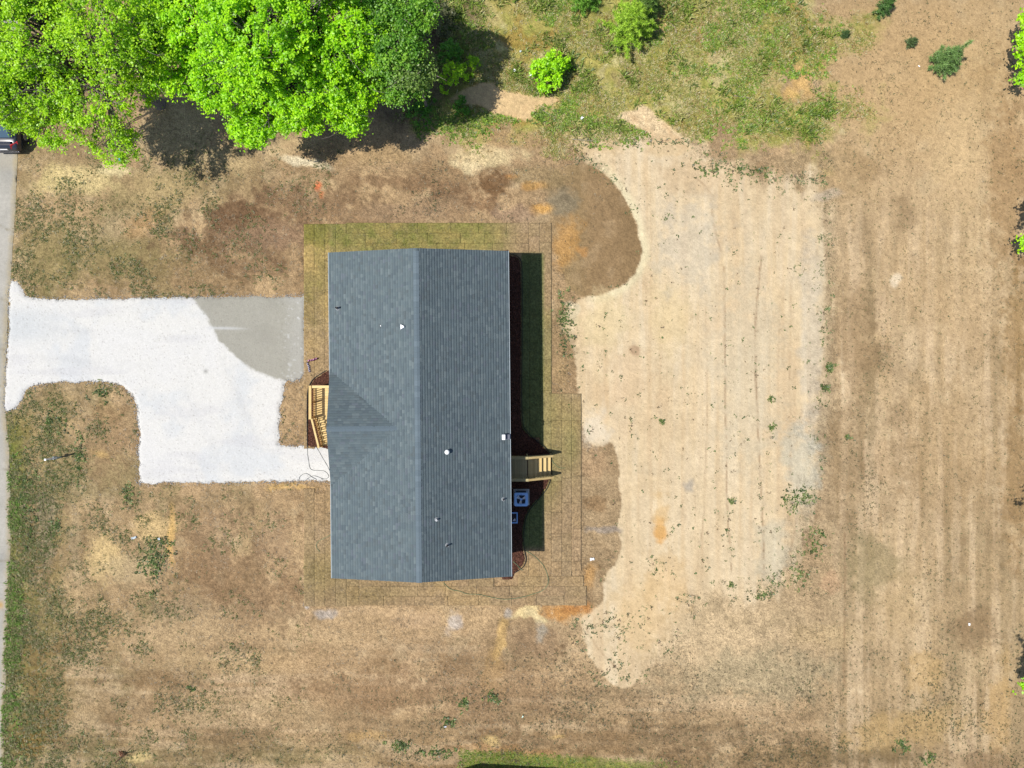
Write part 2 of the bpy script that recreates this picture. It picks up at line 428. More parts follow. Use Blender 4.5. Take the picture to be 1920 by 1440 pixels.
# soft patches of differing soil: x, y, rx, ry, rotation, colour, strength
BLOBS = [
    # left of the house, above the drive
    (150, 335, 70, 26, 10, (232, 208, 150), .85), (90, 350, 40, 20, 0, (220, 198, 140), .7), (215, 318, 30, 14, 0, (238, 218, 165), .9), (95, 330, 25, 30, 0, (222, 200, 140), .6),
    (130, 405, 55, 40, 0, (196, 166, 124), .7), (300, 360, 80, 40, 0, (196, 172, 124), .7), (240, 490, 120, 40, 0, (150, 136, 90), .6), (100, 480, 70, 70, 0, (148, 136, 88), .6),
    (270, 420, 40, 20, -20, (200, 160, 110), .5), (560, 303, 52, 9, 10, (246, 228, 190), .95), (520, 285, 40, 18, 0, (220, 192, 145), .7), (560, 262, 60, 18, 0, (200, 175, 130), .7),
    (470, 425, 130, 60, -8, (140, 112, 86), .8), (620, 400, 160, 50, 4, (146, 116, 86), .7), (330, 520, 120, 34, 0, (146, 122, 86), .5), (830, 390, 130, 26, 0, (158, 130, 100), .6), (450, 1080, 150, 60, 20, (152, 122, 90), .6), (350, 1180, 130, 36, -5, (205, 176, 134), .7), (560, 1190, 150, 24, 3, (202, 172, 130), .6), (700, 1300, 180, 40, 0, (158, 126, 92), .6), (1150, 1390, 240, 34, 0, (142, 115, 82), .6), (480, 1330, 160, 30, 0, (200, 172, 130), .5), (1020, 1270, 120, 30, 0, (190, 158, 118), .5), (180, 1180, 80, 60, 0, (150, 128, 88), .5),
    (440, 402, 80, 26, -8, (126, 98, 72), .85), (385, 462, 36, 30, 0, (126, 100, 72), .8), (470, 500, 80, 26, 0, (136, 108, 80), .6), (600, 380, 100, 30, 0, (150, 122, 92), .7), (520, 440, 60, 25, 0, (166, 136, 108), .6),
    (595, 350, 9, 14, 10, (232, 126, 80), .85), (603, 366, 9, 6, 0, (225, 140, 90), .7), (420, 300, 70, 24, 0, (206, 180, 134), .8), (330, 250, 90, 60, 0, (205, 182, 138), .8), (330, 200, 60, 18, 20, (212, 186, 140), .8),
    (190, 110, 90, 50, 20, (196, 170, 134), .7), (60, 120, 80, 90, 0, (150, 140, 92), .6),
    # above the house
    (760, 345, 130, 16, 6, (146, 116, 86), .7), (930, 342, 34, 34, 10, (122, 90, 60), .85), (905, 380, 30, 22, 0, (140, 106, 76), .6), (910, 292, 72, 22, 0, (240, 216, 165), .85), (880, 310, 30, 14, 20, (246, 224, 176), .7),
    (1000, 350, 22, 8, -10, (226, 166, 86), .7), (1018, 392, 20, 8, 0, (222, 168, 90), .7), (960, 330, 14, 6, 0, (226, 160, 90), .6), (1052, 384, 28, 22, 0, (146, 138, 116), .6), (740, 400, 110, 22, 0, (176, 148, 116), .6),
    (1010, 330, 50, 24, 0, (160, 140, 100), .5), (700, 290, 80, 20, 0, (190, 160, 116), .6), (960, 262, 110, 18, 0, (196, 164, 116), .6), (960, 400, 40, 16, 0, (176, 146, 120), .6),
    (1060, 455, 26, 42, 10, (216, 162, 92), .6), (1095, 470, 12, 10, 0, (222, 160, 90), .5), (1130, 270, 60, 20, 0, (226, 196, 150), .6),
    # brush clearing
    (1360, 90, 40, 90, 10, (216, 200, 150), .6), (1290, 140, 30, 60, 0, (206, 192, 140), .5), (1505, 150, 18, 36, -20, (228, 186, 118), .85), (1485, 175, 16, 14, 0, (226, 184, 112), .7), (1320, 60, 50, 26, 0, (168, 132, 70), .5),
    (1245, 40, 16, 40, 20, (222, 180, 120), .5), (920, 20, 50, 50, 0, (190, 172, 104), .5), (1180, 140, 30, 20, 0, (170, 146, 120), .5),
    # right field
    (1700, 120, 160, 160, 0, (212, 178, 130), .7), (1800, 290, 60, 110, 0, (228, 196, 148), .65), (1892, 320, 40, 200, 0, (178, 142, 98), .6), (1570, 330, 70, 60, 0, (190, 160, 116), .5), (1510, 300, 60, 30, 0, (178, 154, 116), .6),
    (1680, 525, 10, 14, 0, (252, 230, 196), .85), (1650, 590, 16, 46, 0, (222, 192, 152), .7), (1710, 650, 18, 44, 0, (228, 200, 160), .7), (1632, 575, 11, 55, 0, (152, 130, 96), .65), (1635, 730, 13, 120, 0, (156, 134, 98), .6),
    (1600, 640, 40, 110, 0, (176, 146, 108), .5), (1690, 820, 22, 90, 0, (168, 140, 104), .5), (1655, 860, 14, 60, 0, (222, 190, 148), .5), (1800, 560, 80, 120, 0, (208, 176, 132), .5), (1780, 850, 90, 120, 0, (200, 168, 124), .4),
    (1905, 640, 26, 140, 0, (160, 126, 78), .6), (1905, 900, 24, 160, 0, (170, 134, 88), .5), (1580, 850, 30, 120, 0, (168, 140, 102), .5), (1640, 1060, 60, 60, 0, (164, 148, 108), .6), (1730, 1260, 36, 40, 0, (214, 178, 122), .6),
    (1690, 1370, 110, 36, -10, (206, 172, 116), .6), (1875, 1330, 22, 90, 5, (210, 172, 116), .6), (1420, 1270, 150, 50, 0, (188, 172, 136), .55), (1830, 1180, 50, 40, -30, (150, 122, 90), .5), (1690, 1130, 40, 60, 0, (206, 176, 130), .5),
    (1560, 1190, 70, 26, 0, (206, 178, 132), .5), (1560, 1420, 160, 16, 0, (128, 108, 76), .6), (1500, 1365, 80, 7, 0, (206, 176, 136), .55), (1560, 1090, 20, 24, 0, (218, 178, 138), .6), (1330, 1380, 150, 24, 0, (146, 122, 90), .5), (1850, 1430, 80, 30, 0, (150, 122, 90), .6),
    # sand tones
    (1130, 600, 50, 50, 0, (246, 222, 172), .6), (1255, 590, 40, 80, 0, (244, 218, 166), .5), (1237, 1000, 13, 24, 0, (240, 178, 96), .8), (1240, 960, 16, 40, 0, (240, 196, 130), .5), (1286, 914, 13, 15, 0, (176, 168, 156), .65),
    (1520, 620, 22, 200, 0, (226, 216, 196), .4), (1500, 880, 40, 70, 0, (214, 212, 192), .5), (1290, 460, 60, 90, 0, (226, 214, 190), .5), (1300, 330, 80, 30, 0, (228, 198, 156), .6), (1180, 700, 40, 60, 0, (240, 208, 166), .5),
    (1188, 655, 9, 12, 0, (186, 150, 118), .6), (1400, 700, 60, 200, 0, (232, 216, 184), .5), (1450, 1030, 30, 60, 0, (218, 210, 184), .5), (1115, 800, 24, 34, 0, (250, 234, 206), .7),
    (1120, 870, 26, 30, 0, (196, 162, 124), .5), (1120, 945, 22, 12, 0, (150, 118, 82), .6), (1130, 995, 36, 8, 0, (172, 160, 148), .65), (1105, 1080, 14, 26, 0, (210, 160, 96), .6),
    (1200, 1150, 60, 70, 0, (240, 206, 152), .5), (1300, 1170, 60, 60, 0, (214, 188, 148), .4), (1250, 1090, 40, 60, 0, (240, 204, 150), .5), (1545, 365, 40, 10, 0, (212, 202, 186), .35),
    # below the house
    (1062, 1148, 52, 20, 0, (208, 150, 84), .85), (1090, 1140, 30, 12, 0, (212, 150, 90), .7), (985, 1150, 30, 10, -10, (248, 222, 164), .9), (1010, 1160, 26, 7, 30, (248, 224, 170), .85), (938, 1198, 9, 44, 8, (222, 184, 120), .7), (925, 1260, 20, 40, 0, (196, 160, 104), .5),
    (850, 1168, 22, 26, 0, (220, 208, 196), .7), (952, 1150, 11, 9, 0, (184, 176, 166), .7), (1010, 1205, 50, 30, 0, (158, 130, 100), .6), (1015, 1190, 9, 20, 0, (186, 180, 164), .6), (1050, 1220, 14, 12, 0, (146, 118, 86), .6), (790, 1160, 60, 20, 0, (208, 176, 138), .5),
    (895, 1300, 150, 60, 0, (168, 138, 104), .5), (920, 1390, 18, 10, 0, (224, 194, 130), .6), (1045, 1380, 16, 6, 0, (220, 184, 120), .6), (960, 1408, 120, 8, 3, (190, 148, 100), .6), (760, 1110, 160, 10, 0, (186, 152, 110), .3),
    (700, 1145, 130, 7, 0, (214, 182, 140), .6), (575, 1020, 5, 130, 0, (224, 186, 148), .7), (575, 1135, 8, 8, 0, (206, 200, 194), .8), (610, 1150, 26, 10, 0, (196, 186, 176), .7), (770, 1245, 12, 40, 30, (204, 170, 130), .5),
    # lower left
    (198, 1045, 34, 50, 0, (230, 200, 142), .75), (285, 985, 50, 26, 0, (228, 196, 140), .7), (322, 1010, 9, 60, 0, (228, 186, 116), .75), (240, 1070, 50, 30, 0, (206, 182, 140), .6), (90, 980, 22, 60, 0, (172, 158, 130), .6), (140, 1000, 12, 90, 0, (180, 160, 124), .5),
    (420, 1000, 60, 60, 0, (164, 136, 104), .5), (520, 1010, 30, 60, 0, (184, 154, 120), .5), (470, 1150, 70, 40, 0, (156, 128, 96), .5), (300, 1200, 110, 40, 0, (192, 164, 124), .6), (450, 1240, 160, 26, 0, (196, 168, 124), .6), (340, 1140, 60, 20, 0, (164, 142, 110), .5),
    (300, 1290, 60, 30, 0, (148, 120, 84), .6), (90, 1300, 60, 90, 0, (136, 114, 70), .55), (60, 1400, 30, 30, 0, (150, 118, 56), .6), (600, 1240, 120, 26, 0, (188, 154, 114), .4), (150, 1350, 30, 40, 0, (190, 164, 124), .6), (260, 1420, 22, 8, 0, (228, 202, 140), .7),
    (350, 1330, 50, 40, 0, (192, 166, 126), .5), (560, 1420, 80, 20, 0, (140, 126, 84), .5), (620, 1420, 20, 10, 0, (206, 182, 140), .6), (690, 1380, 40, 12, 0, (206, 168, 110), .5), (55, 1250, 40, 60, 0, (140, 118, 74), .6),
    # island in front of the drive
    (200, 830, 50, 70, 0, (172, 142, 106), .7), (160, 790, 20, 60, 0, (176, 150, 112), .5), (110, 760, 40, 30, 0, (150, 134, 92), .5), (195, 770, 30, 26, 0, (164, 134, 96), .6), (190, 850, 14, 10, 0, (214, 178, 116), .6), (300, 930, 80, 14, 0, (160, 138, 100), .5), (540, 915, 46, 6, 0, (226, 186, 120), .7),
    (420, 940, 60, 20, 0, (160, 138, 102), .5), (30, 850, 14, 90, 0, (140, 140, 70), .5),
    # beside the lawn on the right
    (1055, 640, 22, 90, 0, (168, 142, 104), .6), (1075, 580, 14, 14, 0, (248, 232, 196), .7), (1070, 600, 16, 26, 0, (240, 220, 176), .6), (1050, 700, 14, 30, 0, (190, 160, 116), .5),
]

def ground_rgb(x, y):
    """sRGB-linear look of the sunlit ground at photo pixel x, y (arrays) and the grain / weed / litter masks"""
    x = np.asarray(x, float); y = np.asarray(y, float)
    nA = fbm(x, y, 260, 1, 4); nB = fbm(x, y, 70, 5, 4); nC = fbm(x, y, 22, 9, 4); nD = fbm(x, y, 7, 13, 3)
    hs = fbm(x, y, 170, 20, 4, sy=16); vs = fbm(x, y, 15, 24, 4, sy=190)
    wx = x + 9 * fbm(x, y, 30, 31, 3); wy = y + 9 * fbm(x, y, 30, 35, 3)
    c = np.empty(x.shape + (3,)); c[:] = lin((179, 150, 113))
    def mix(m, col):
        nonlocal c
        c = c + (lin(col) - c) * np.clip(m, 0, 1)[..., None]
    # broad zones
    mix(sstep(x, 1500, 1640) * 0.9, (215, 185, 142)); mix(np.exp(-((x - 1565) / 45) ** 2) * sstep(y, 330, 420) * sstep(-y, -1130, -1000) * 0.45, (222, 196, 158))
    mix(sstep(x, 1480, 1600) * sstep(-y, -360, -250) * 0.6, (206, 174, 126))
    mix(sstep(y, 1290, 1440) * 0.65, (150, 124, 88))
    mix(sstep(-x, -330, -40) * 0.5, (158, 142, 100)); mix(sstep(-x, -170, -40) * sstep(y, 740, 800) * (0.35 + 0.5 * sstep(nC, -0.2, 0.4)), (142, 128, 78)); mix(sstep(y, 1370, 1420) * sstep(-x, -760, -640) * 0.4, (150, 142, 98))
    mix(sstep(nA, 0.0, 0.45) * 0.4, (204, 173, 131)); mix(sstep(-nA, 0.0, 0.45) * 0.4, (146, 122, 90))
    mix(sstep(nB, 0.0, 0.5) * 0.45, (208, 177, 134)); mix(sstep(-nB, 0.0, 0.5) * 0.45, (140, 113, 81)); mix(sstep(-x, -600, -300) * sstep(fbm(x, y, 90, 58, 5), 0.0, 0.4) * 0.5, (134, 126, 84)); mix(sstep(fbm(x, y, 34, 59, 5), 0.1, 0.45) * 0.35, (212, 188, 148))
    # tyre and grading streaks
    low = sstep(y, 1150, 1250) * sstep(-x, -1560, -1350)
    mix(low * sstep(hs, 0.0, 0.4) * 0.5, (208, 181, 144)); mix(low * sstep(-hs, 0.0, 0.4) * 0.5, (142, 119, 88))
    fld = sstep(x, 1530, 1580) * sstep(y, 330, 480)
    mix(fld * sstep(vs, 0.0, 0.4) * 0.5, (232, 204, 166)); mix(fld * sstep(-vs, 0.0, 0.4) * 0.55, (168, 144, 108)); v2 = fbm(x, y, 34, 27, 4, sy=300); mix(fld * sstep(v2, 0.05, 0.4) * 0.4, (222, 194, 154)); mix(fld * sstep(-v2, 0.05, 0.4) * 0.45, (174, 150, 114))
    ll = sstep(-x, -560, -480) * sstep(y, 920, 960) * sstep(-y, -1180, -1120)
    mix(ll * sstep(vs, 0.05, 0.5) * 0.3, (206, 178, 136)); mix(ll * sstep(-vs, 0.05, 0.5) * 0.3, (140, 120, 84))
    hz = np.exp(-(((x - 1350) / 240) ** 2 + ((y - 1180) / 110) ** 2)); mix(hz * 0.85, (220, 193, 152)); mix(hz * sstep(fbm(x, y, 26, 57, 4), 0.05, 0.45) * 0.45, (172, 150, 114))
    # brush
    sb = sdf(wx, wy, POLY_BRUSH, 220)
    nE2 = fbm(x, y, 110, 145, 4); mb = sstep(sb + 40 * nC + 60 * nB + 110 * nE2 - 6, -40, 46)
    mix(mb * 0.85, (192, 182, 98))
    mix(mb * sstep(nC, 0.0, 0.4) * 0.6, (146, 152, 70)); mix(mb * sstep(-nB, 0.1, 0.5) * 0.5, (206, 192, 134)); mix(mb * sstep(nD, 0.15, 0.5) * 0.55, (112, 112, 58)); mix(mb * sstep(fbm(x, y, 44, 146, 4), 0.12, 0.45) * 0.6, (122, 134, 58)); mix(mb * sstep(fbm(x, y, 38, 147, 4), 0.15, 0.45) * 0.6, (220, 206, 156))
    mix(mb * sstep(fbm(x, y, 50, 44, 3), 0.25, 0.5) * 0.5, (166, 122, 62))
    # patches
    pads = np.zeros(x.shape)
    ss = sdf(x + 3 * nD + 5 * nC, y + 3 * nC, POLY_SAND)
    soft = np.where((y > 1090) & (x > 1200), 60.0, np.where((x > 1400) | (y < 330), 44.0, 4.0))
    ssn = ss + np.where(soft > 10, 24 * nC + 24 * nB + 8 * nD + np.where(x > 1440, 40 * vs, 0), 1.5 * nC)
    msand = np.clip(ssn / soft + 0.5, 0, 1)
    mix(msand, (239, 213, 171))
    msand2 = msand
    mix(msand * sstep(nB, 0.0, 0.5) * 0.45, (243, 221, 184)); mix(msand * sstep(-nB, 0.0, 0.5) * 0.45, (226, 194, 152)); v3 = fbm(x, y, 9, 28, 4, sy=420); mix(msand * sstep(v3, 0.05, 0.4) * 0.35, (243, 221, 186)); mix(msand * sstep(-v3, 0.05, 0.4) * 0.4, (221, 190, 148))
    mix(msand * sstep(vs, 0.0, 0.5) * 0.3, (246, 230, 200)); mix(msand * sstep(-vs, 0.05, 0.5) * 0.35, (222, 194, 156))
    # greenish/grey fringe east of the sand, litter along it
    fr = np.exp(-((ss + 6) / 16.0) ** 2) * sstep(x, 1440, 1500)
    mix(fr * 0.2, (180, 172, 148))
    rim = np.exp(-((sdf(x, y, POLY_WET1) + 6) / 9.0) ** 2) * sstep(x, 1090, 1130) * msand; mix(rim * 0.8, (251, 236, 192))
    mw1 = sstep(sdf(x + 3 * nD, y + 3 * nC, POLY_WET1), -1.5, 1.5)
    mw1 = mw1 * np.where(x < 1120, np.clip((x - 1030 + 26 * nB) / 50, 0.35, 1), 1); mix(mw1, (168, 139, 101)); mix(mw1 * sstep(nB, -0.2, 0.4) * 0.5, (148, 121, 85)); mix(mw1 * sstep(-x, -1120, -1050) * 0.6, (160, 140, 98)); mix(mw1 * sstep(nC, 0.0, 0.5) * 0.4, (182, 156, 120))
    mw2 = sstep(sdf(x + 3 * nD, y + 3 * nC, POLY_WET2), -1.5, 1.5)
    mix(mw2 * 0.95, (178, 152, 116)); mix(mw2 * sstep(nB, -0.1, 0.4) * 0.55, (154, 127, 93)); mix(mw2 * sstep(nC, 0.0, 0.5) * 0.4, (194, 168, 130))
    for bx, by, rx, ry, rot, col, st in BLOBS:
        pad = 1.9
        sel = (np.abs(x - bx) < max(rx, ry) * pad) & (np.abs(y - by) < max(rx, ry) * pad)
        if not sel.any(): continue
        ca, sa = math.cos(R(rot)), math.sin(R(rot))
        dx = wx[sel] - bx; dy = wy[sel] - by
        u = (dx * ca + dy * sa) / rx; v = (-dx * sa + dy * ca) / ry
        r = np.sqrt(u * u + v * v) + 0.6 * nC[sel] + 0.35 * nB[sel] + 0.3 * nD[sel]
        m = np.clip((1.3 - r) / 0.8, 0, 1); m = m * m * (3 - 2 * m) * st
        cc = c[sel]; c[sel] = cc + (lin(col) - cc) * m[..., None]
    mp = sstep(sdf(wx, wy, POLY_SANDPATCH) + 4 * nC, -3, 4)
    mix(mp, (238, 204, 152)); mix(mp * sstep(nC, 0, 0.5) * 0.5, (222, 184, 136))
    mt = sstep(sdf(wx, wy, POLY_TONGUE) + 5 * nC, -4, 5)
    mix(mt, (236, 208, 164)); mix(mt * sstep(nC, 0, 0.5) * 0.5, (214, 176, 130))
    # tyre lines in the sand
    for pts, wd, st in ((((1322, 560), (1326, 760), (1318, 1000)), 2.0, .35), (((1358, 500), (1361, 800), (1364, 950), (1372, 1070)), 2.2, .6), (((1428, 480), (1417, 600), (1417, 690), (1424, 860), (1432, 1050), (1420, 1110)), 2.4, .65),
                        (((1483, 520), (1481, 700), (1482, 900)), 1.8, .4), (((1495, 900), (1490, 1000), (1460, 1090), (1445, 1120)), 2.0, .5), (((1315, 1000), (1316, 1090)), 2.0, .5), (((1585, 1000), (1584, 1150), (1583, 1290)), 2.2, .6),
                        (((1100, 1180), (1120, 1215), (1160, 1255)), 2.0, .5), (((1300, 330), (1330, 360), (1338, 420), (1352, 470)), 2.2, .45)):
        P = smooth_poly(pts, 6, False)
        d = np.full(x.shape, 1e9)
        sel = (x > P[:, 0].min() - 12) & (x < P[:, 0].max() + 12) & (y > P[:, 1].min() - 12) & (y < P[:, 1].max() + 12)
        xx = x[sel] + 2 * nC[sel]; yy = y[sel]; dd = np.full(xx.shape, 1e9)
        for i in range(len(P) - 1):
            ax, ay = P[i]; ex, ey = P[i + 1] - P[i]; L = ex * ex + ey * ey + 1e-9
            t = np.clip(((xx - ax) * ex + (yy - ay) * ey) / L, 0, 1)
            dd = np.minimum(dd, np.hypot(xx - ax - t * ex, yy - ay - t * ey))
        d[sel] = dd
        mix(np.clip(1.3 - d / wd, 0, 1) * st * np.clip(0.6 + nC + nD, 0, 1), (150, 118, 88))
    # grass verge by the road and grass by the house below
    rx_ = road_x(y)
    vg = sstep(-(x - rx_) + 14 * nB, -40, 0) * sstep(y, 780, 860)
    mix(vg * np.clip(0.55 + 0.8 * nC + 0.5 * nD, 0, 1), (116, 132, 58))
    vg2 = sstep(-(x - rx_), -120, -30) * sstep(y, 760, 860)
    mix(vg2 * np.clip(0.25 + 0.7 * nC, 0, 1) * 0.7, (124, 118, 62))
    gl = sstep(y - (1408 + (x - 900) * 0.055) - 7 * nC, -4, 8) * sstep(x + 30 * nC, 850, 890) * sstep(-x + 40 * nC, -1290, -1180)
    mix(gl * 0.75, (126, 136, 66)); mix(gl * sstep(nD, -0.1, 0.4) * 0.5, (150, 150, 66))
    # darker brown ground in one patch near the big trees
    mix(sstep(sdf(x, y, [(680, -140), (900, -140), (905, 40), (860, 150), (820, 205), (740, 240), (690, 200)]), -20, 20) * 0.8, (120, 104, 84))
    # fine mottling at vertex scale
    nE = RNG.random(x.shape) - 0.5
    fine = np.clip(1 - np.maximum(0.66 * msand, np.maximum(0.4 * mw1, 0.4 * mp)) + 0 * x, 0, 1); fine = np.where(mw1 > 0.5, np.maximum(fine, 0.55), fine)
    sat = 1 + fine * (0.30 * nD + 0.36 * nE + 0.20 * nC + 0.08) + (1 - fine) * (0.04 * nD + 0.05 * nE + 0.05 * nC)
    sat = 1 + (sat - 1) * (1 - 0.4 * sstep(x, 1520, 1600)); c = c * sat[..., None]
    # masks
    grain = (0.12 + 0.88 * fine ** 1.3) * (1 - 0.45 * sstep(x, 1520, 1600))
    weed = 0.30 * sstep(-x, -620, -250) * sstep(fbm(x, y, 60, 50, 4), -0.2, 0.5) + 0.16 * sstep(fbm(x, y, 80, 53, 4), 0.0, 0.6)
    weed = weed + 0.35 * vg + 0.25 * mb + 0.4 * gl + 0.3 * sstep(-x, -330, -60) * sstep(y, 330, 480) * sstep(-y, -570, -540) 
    weed = weed * (1 - 0.95 * msand) * (1 - 0.9 * mw1) * (1 - mp) * (1 - 0.8 * mt)
    weed = weed * np.where((x > 1060) & (y > 1120), 0.9, 1)
    litter = (0.32 + 0.25 * nB) * (1 - 0.9 * msand) * (1 - 0.9 * mw1) * (1 - 0.9 * mp) * (1 - 0.6 * mt)
    return c, np.stack([grain, np.clip(weed, 0, 1), np.clip(litter, 0, 0.8)], -1), msand

KVEC = np.array([KR, KG, KB])

# ------------------------------------------------------------------ ground: one sheet out to the horizon
def far_axis(a, b, step, ext):
    core = np.arange(a, b + step, step)
    lo = a - np.array(ext[::-1], float); hi = core[-1] + np.array(ext, float)
    return np.concatenate([lo, core, hi])
EXT = [20, 60, 150, 350, 900, 2500, 8000, 30000]
gx = far_axis(-60, 1980, 2.8, EXT); gy = far_axis(-60, 1500, 2.8, EXT)
GXX, GYY = np.meshgrid(gx, gy)
crgb, masks, msand = ground_rgb(GXX, GYY)
farr = sstep(np.maximum(np.abs(GXX - 960) - 1020, np.abs(GYY - 720) - 780), 0, 400)
crgb = crgb * (1 - farr[..., None]) + (lin((160, 146, 96)))[None, None] * farr[..., None]
gz = 0.035 * fbm(GXX, GYY, 120, 40, 3) + 0.012 * fbm(GXX, GYY, 9, 41, 2) * (1 - 0.7 * msand)
in_drive = sstep(sdf(GXX, GYY, POLY_DRIVE, 30), -6, 6)
in_road = sstep(-(GXX - road_x(GYY)), -6, 4)
sheet_ = np.maximum(in_drive, in_road)
LAWN_BOX = sstep(np.minimum(np.minimum(GXX - 560, 1120 - GXX), np.minimum(GYY - 410, 1145 - GYY)), -6, 8)
gz = gz + 0.02 * fbm(GXX, GYY, 15, 24, 4, sy=190) * sstep(GXX, 1530, 1580) + 0.02 * fbm(GXX, GYY, 170, 20, 4, sy=16) * sstep(GYY, 1150, 1250) + 0.012 * fbm(GXX, GYY, 5, 43, 2) * (1 - 0.7 * msand)
gz = gz * (1 - 0.9 * np.maximum(sheet_, LAWN_BOX)) - 0.05 * np.maximum(sheet_, LAWN_BOX * 0.4)
nyy, nxx = GXX.shape
V = np.stack([(GXX - 960) * G, (720 - GYY) * G, gz], -1).reshape(-1, 3)
idx = np.arange(nyy * nxx).reshape(nyy, nxx)
F = np.stack([idx[:-1, :-1], idx[1:, :-1], idx[1:, 1:], idx[:-1, 1:]], -1).reshape(-1, 4)
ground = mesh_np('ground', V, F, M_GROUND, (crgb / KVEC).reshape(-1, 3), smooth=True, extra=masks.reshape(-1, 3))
tag(ground, 'bare tan soil, sand and dry straw around the house', kind='structure')

def sheet(name, sdf_fn, box, d, zfn, colfn, mat, extra=None, parent=None):
    """a surface filling the outline where sdf_fn >= 0, its rim pulled onto the outline"""
    xs = np.arange(box[0], box[2] + d, d); ys = np.arange(box[1], box[3] + d, d)
    X, Y = np.meshgrid(xs, ys)
    S = sdf_fn(X, Y)
    q = (S > 0)
    keep = q[:-1, :-1] | q[1:, :-1] | q[1:, 1:] | q[:-1, 1:]
    gyv, gxv = np.gradient(S, d)
    gl_ = np.hypot(gxv, gyv) + 1e-6
    out = (S < 0) & (S > -3 * d)
    X = np.where(out, X - S * gxv / gl_, X); Y = np.where(out, Y - S * gyv / gl_, Y)
    Z = zfn(X, Y, S)
    n0, n1 = X.shape
    idx = np.arange(n0 * n1).reshape(n0, n1)
    F = np.stack([idx[:-1, :-1], idx[1:, :-1], idx[1:, 1:], idx[:-1, 1:]], -1)[keep]
    used = np.unique(F); remap = -np.ones(n0 * n1, np.int64); remap[used] = np.arange(len(used))
    V = np.stack([(X - 960) * G, (720 - Y) * G, Z], -1).reshape(-1, 3)[used]
    C = colfn(X, Y, S).reshape(-1, 3)[used]
    return mesh_np(name, V, remap[F], mat, C / KVEC, smooth=True, parent=parent)

# gravel drive
def drive_sdf(X, Y):
    return sdf(X, Y, POLY_DRIVE, 40) + 3.2 * fbm(X, Y, 14, 60, 3) + 1.5 * fbm(X, Y, 4, 61, 2)
def drive_z(X, Y, S):
    return -0.03 + 0.055 * sstep(S, -1, 7) + 0.006 * fbm(X, Y, 5, 62, 2) + 0.012 * fbm(X, Y, 40, 63, 2)
def drive_col(X, Y, S):
    c = np.empty(X.shape + (3,)); c[:] = lin((250, 247, 241))
    n = fbm(X, Y, 60, 64, 4); nf = fbm(X, Y, 6, 65, 3); r = RNG.random(X.shape)
    def mix(m, col):
        nonlocal c
        c = c + (lin(col) - c) * np.clip(m, 0, 1)[..., None]
    mix(sstep(n, 0.0, 0.5) * 0.5, (228, 232, 236)); mix(sstep(-n, 0.0, 0.6) * 0.4, (250, 248, 246))
    mix(sstep(-X, -170, -40) * sstep(Y, 560, 600) * sstep(-Y, -660, -620) * 0.5, (216, 222, 226))
    mix(sstep(fbm(X, Y, 120, 66, 3, sy=22), 0.1, 0.5) * 0.35, (226, 224, 226))
    w = sstep(sdf(X, Y, POLY_WETDRIVE, 40) + 3 * fbm(X, Y, 10, 67, 3), -2.5, 3)
    wl = np.clip(sstep(X, 520, 572) * 0.55 + sstep(-Y, -576, -556) * sstep(X, 480, 560) * 0.4 + 0.25 * fbm(X, Y, 30, 68, 3), 0, 0.8)
    mix(w, (190, 186, 173)); mix(w * sstep(n, 0.0, 0.4) * 0.4, (178, 174, 162)); mix(w * wl, (206, 203, 196))
    mix(w * sstep(nf, 0.35, 0.6) * sstep(X, 510, 560) * 0.7, (232, 232, 230))
    mix(np.exp(-(((X - 386) / 4) ** 2 + ((Y - 696) / 4) ** 2)) * 0.8, (176, 174, 168))
    mix(np.exp(-((Y - 615 - (X - 400) * 0.02) / 2.5) ** 2) * sstep(X, 380, 400) * sstep(-X, -480, -420) * 0.7, (232, 232, 232))
    for (ax, ay, bx, by, cv) in ((20, 610, 380, 640, 18), (20, 668, 330, 690, 24), (330, 690, 420, 880, -30), (400, 640, 500, 860, -40)):
        t = np.clip(((X - ax) * (bx - ax) + (Y - ay) * (by - ay)) / ((bx - ax) ** 2 + (by - ay) ** 2), 0, 1)
        d = np.abs((X - ax) * (by - ay) - (Y - ay) * (bx - ax)) / math.hypot(bx - ax, by - ay) + cv * np.sin(t * 3.14) * 0
        mix(np.exp(-(d / 7) ** 2) * (t > 0) * (t < 1) * np.sin(t * 3.14) * (0.25 + 0.5 * n), (222, 222, 222))
    # soil showing through at the thin edges
    mix(sstep(-S, -4, 0) * sstep(nf, -0.2, 0.4) * 0.55, (196, 180, 156))
    mix((r > 0.985) * 0.5, (150, 140, 130))
    return c * (1 + 0.03 * nf + 0.05 * (r - 0.5))[..., None]
drive = sheet('gravel_driveway', drive_sdf, (-2, 515, 650, 915), 1.6, drive_z, drive_col, M_GRAVEL)
tag(drive, 'white crushed gravel driveway with a damp grey corner', kind='structure')

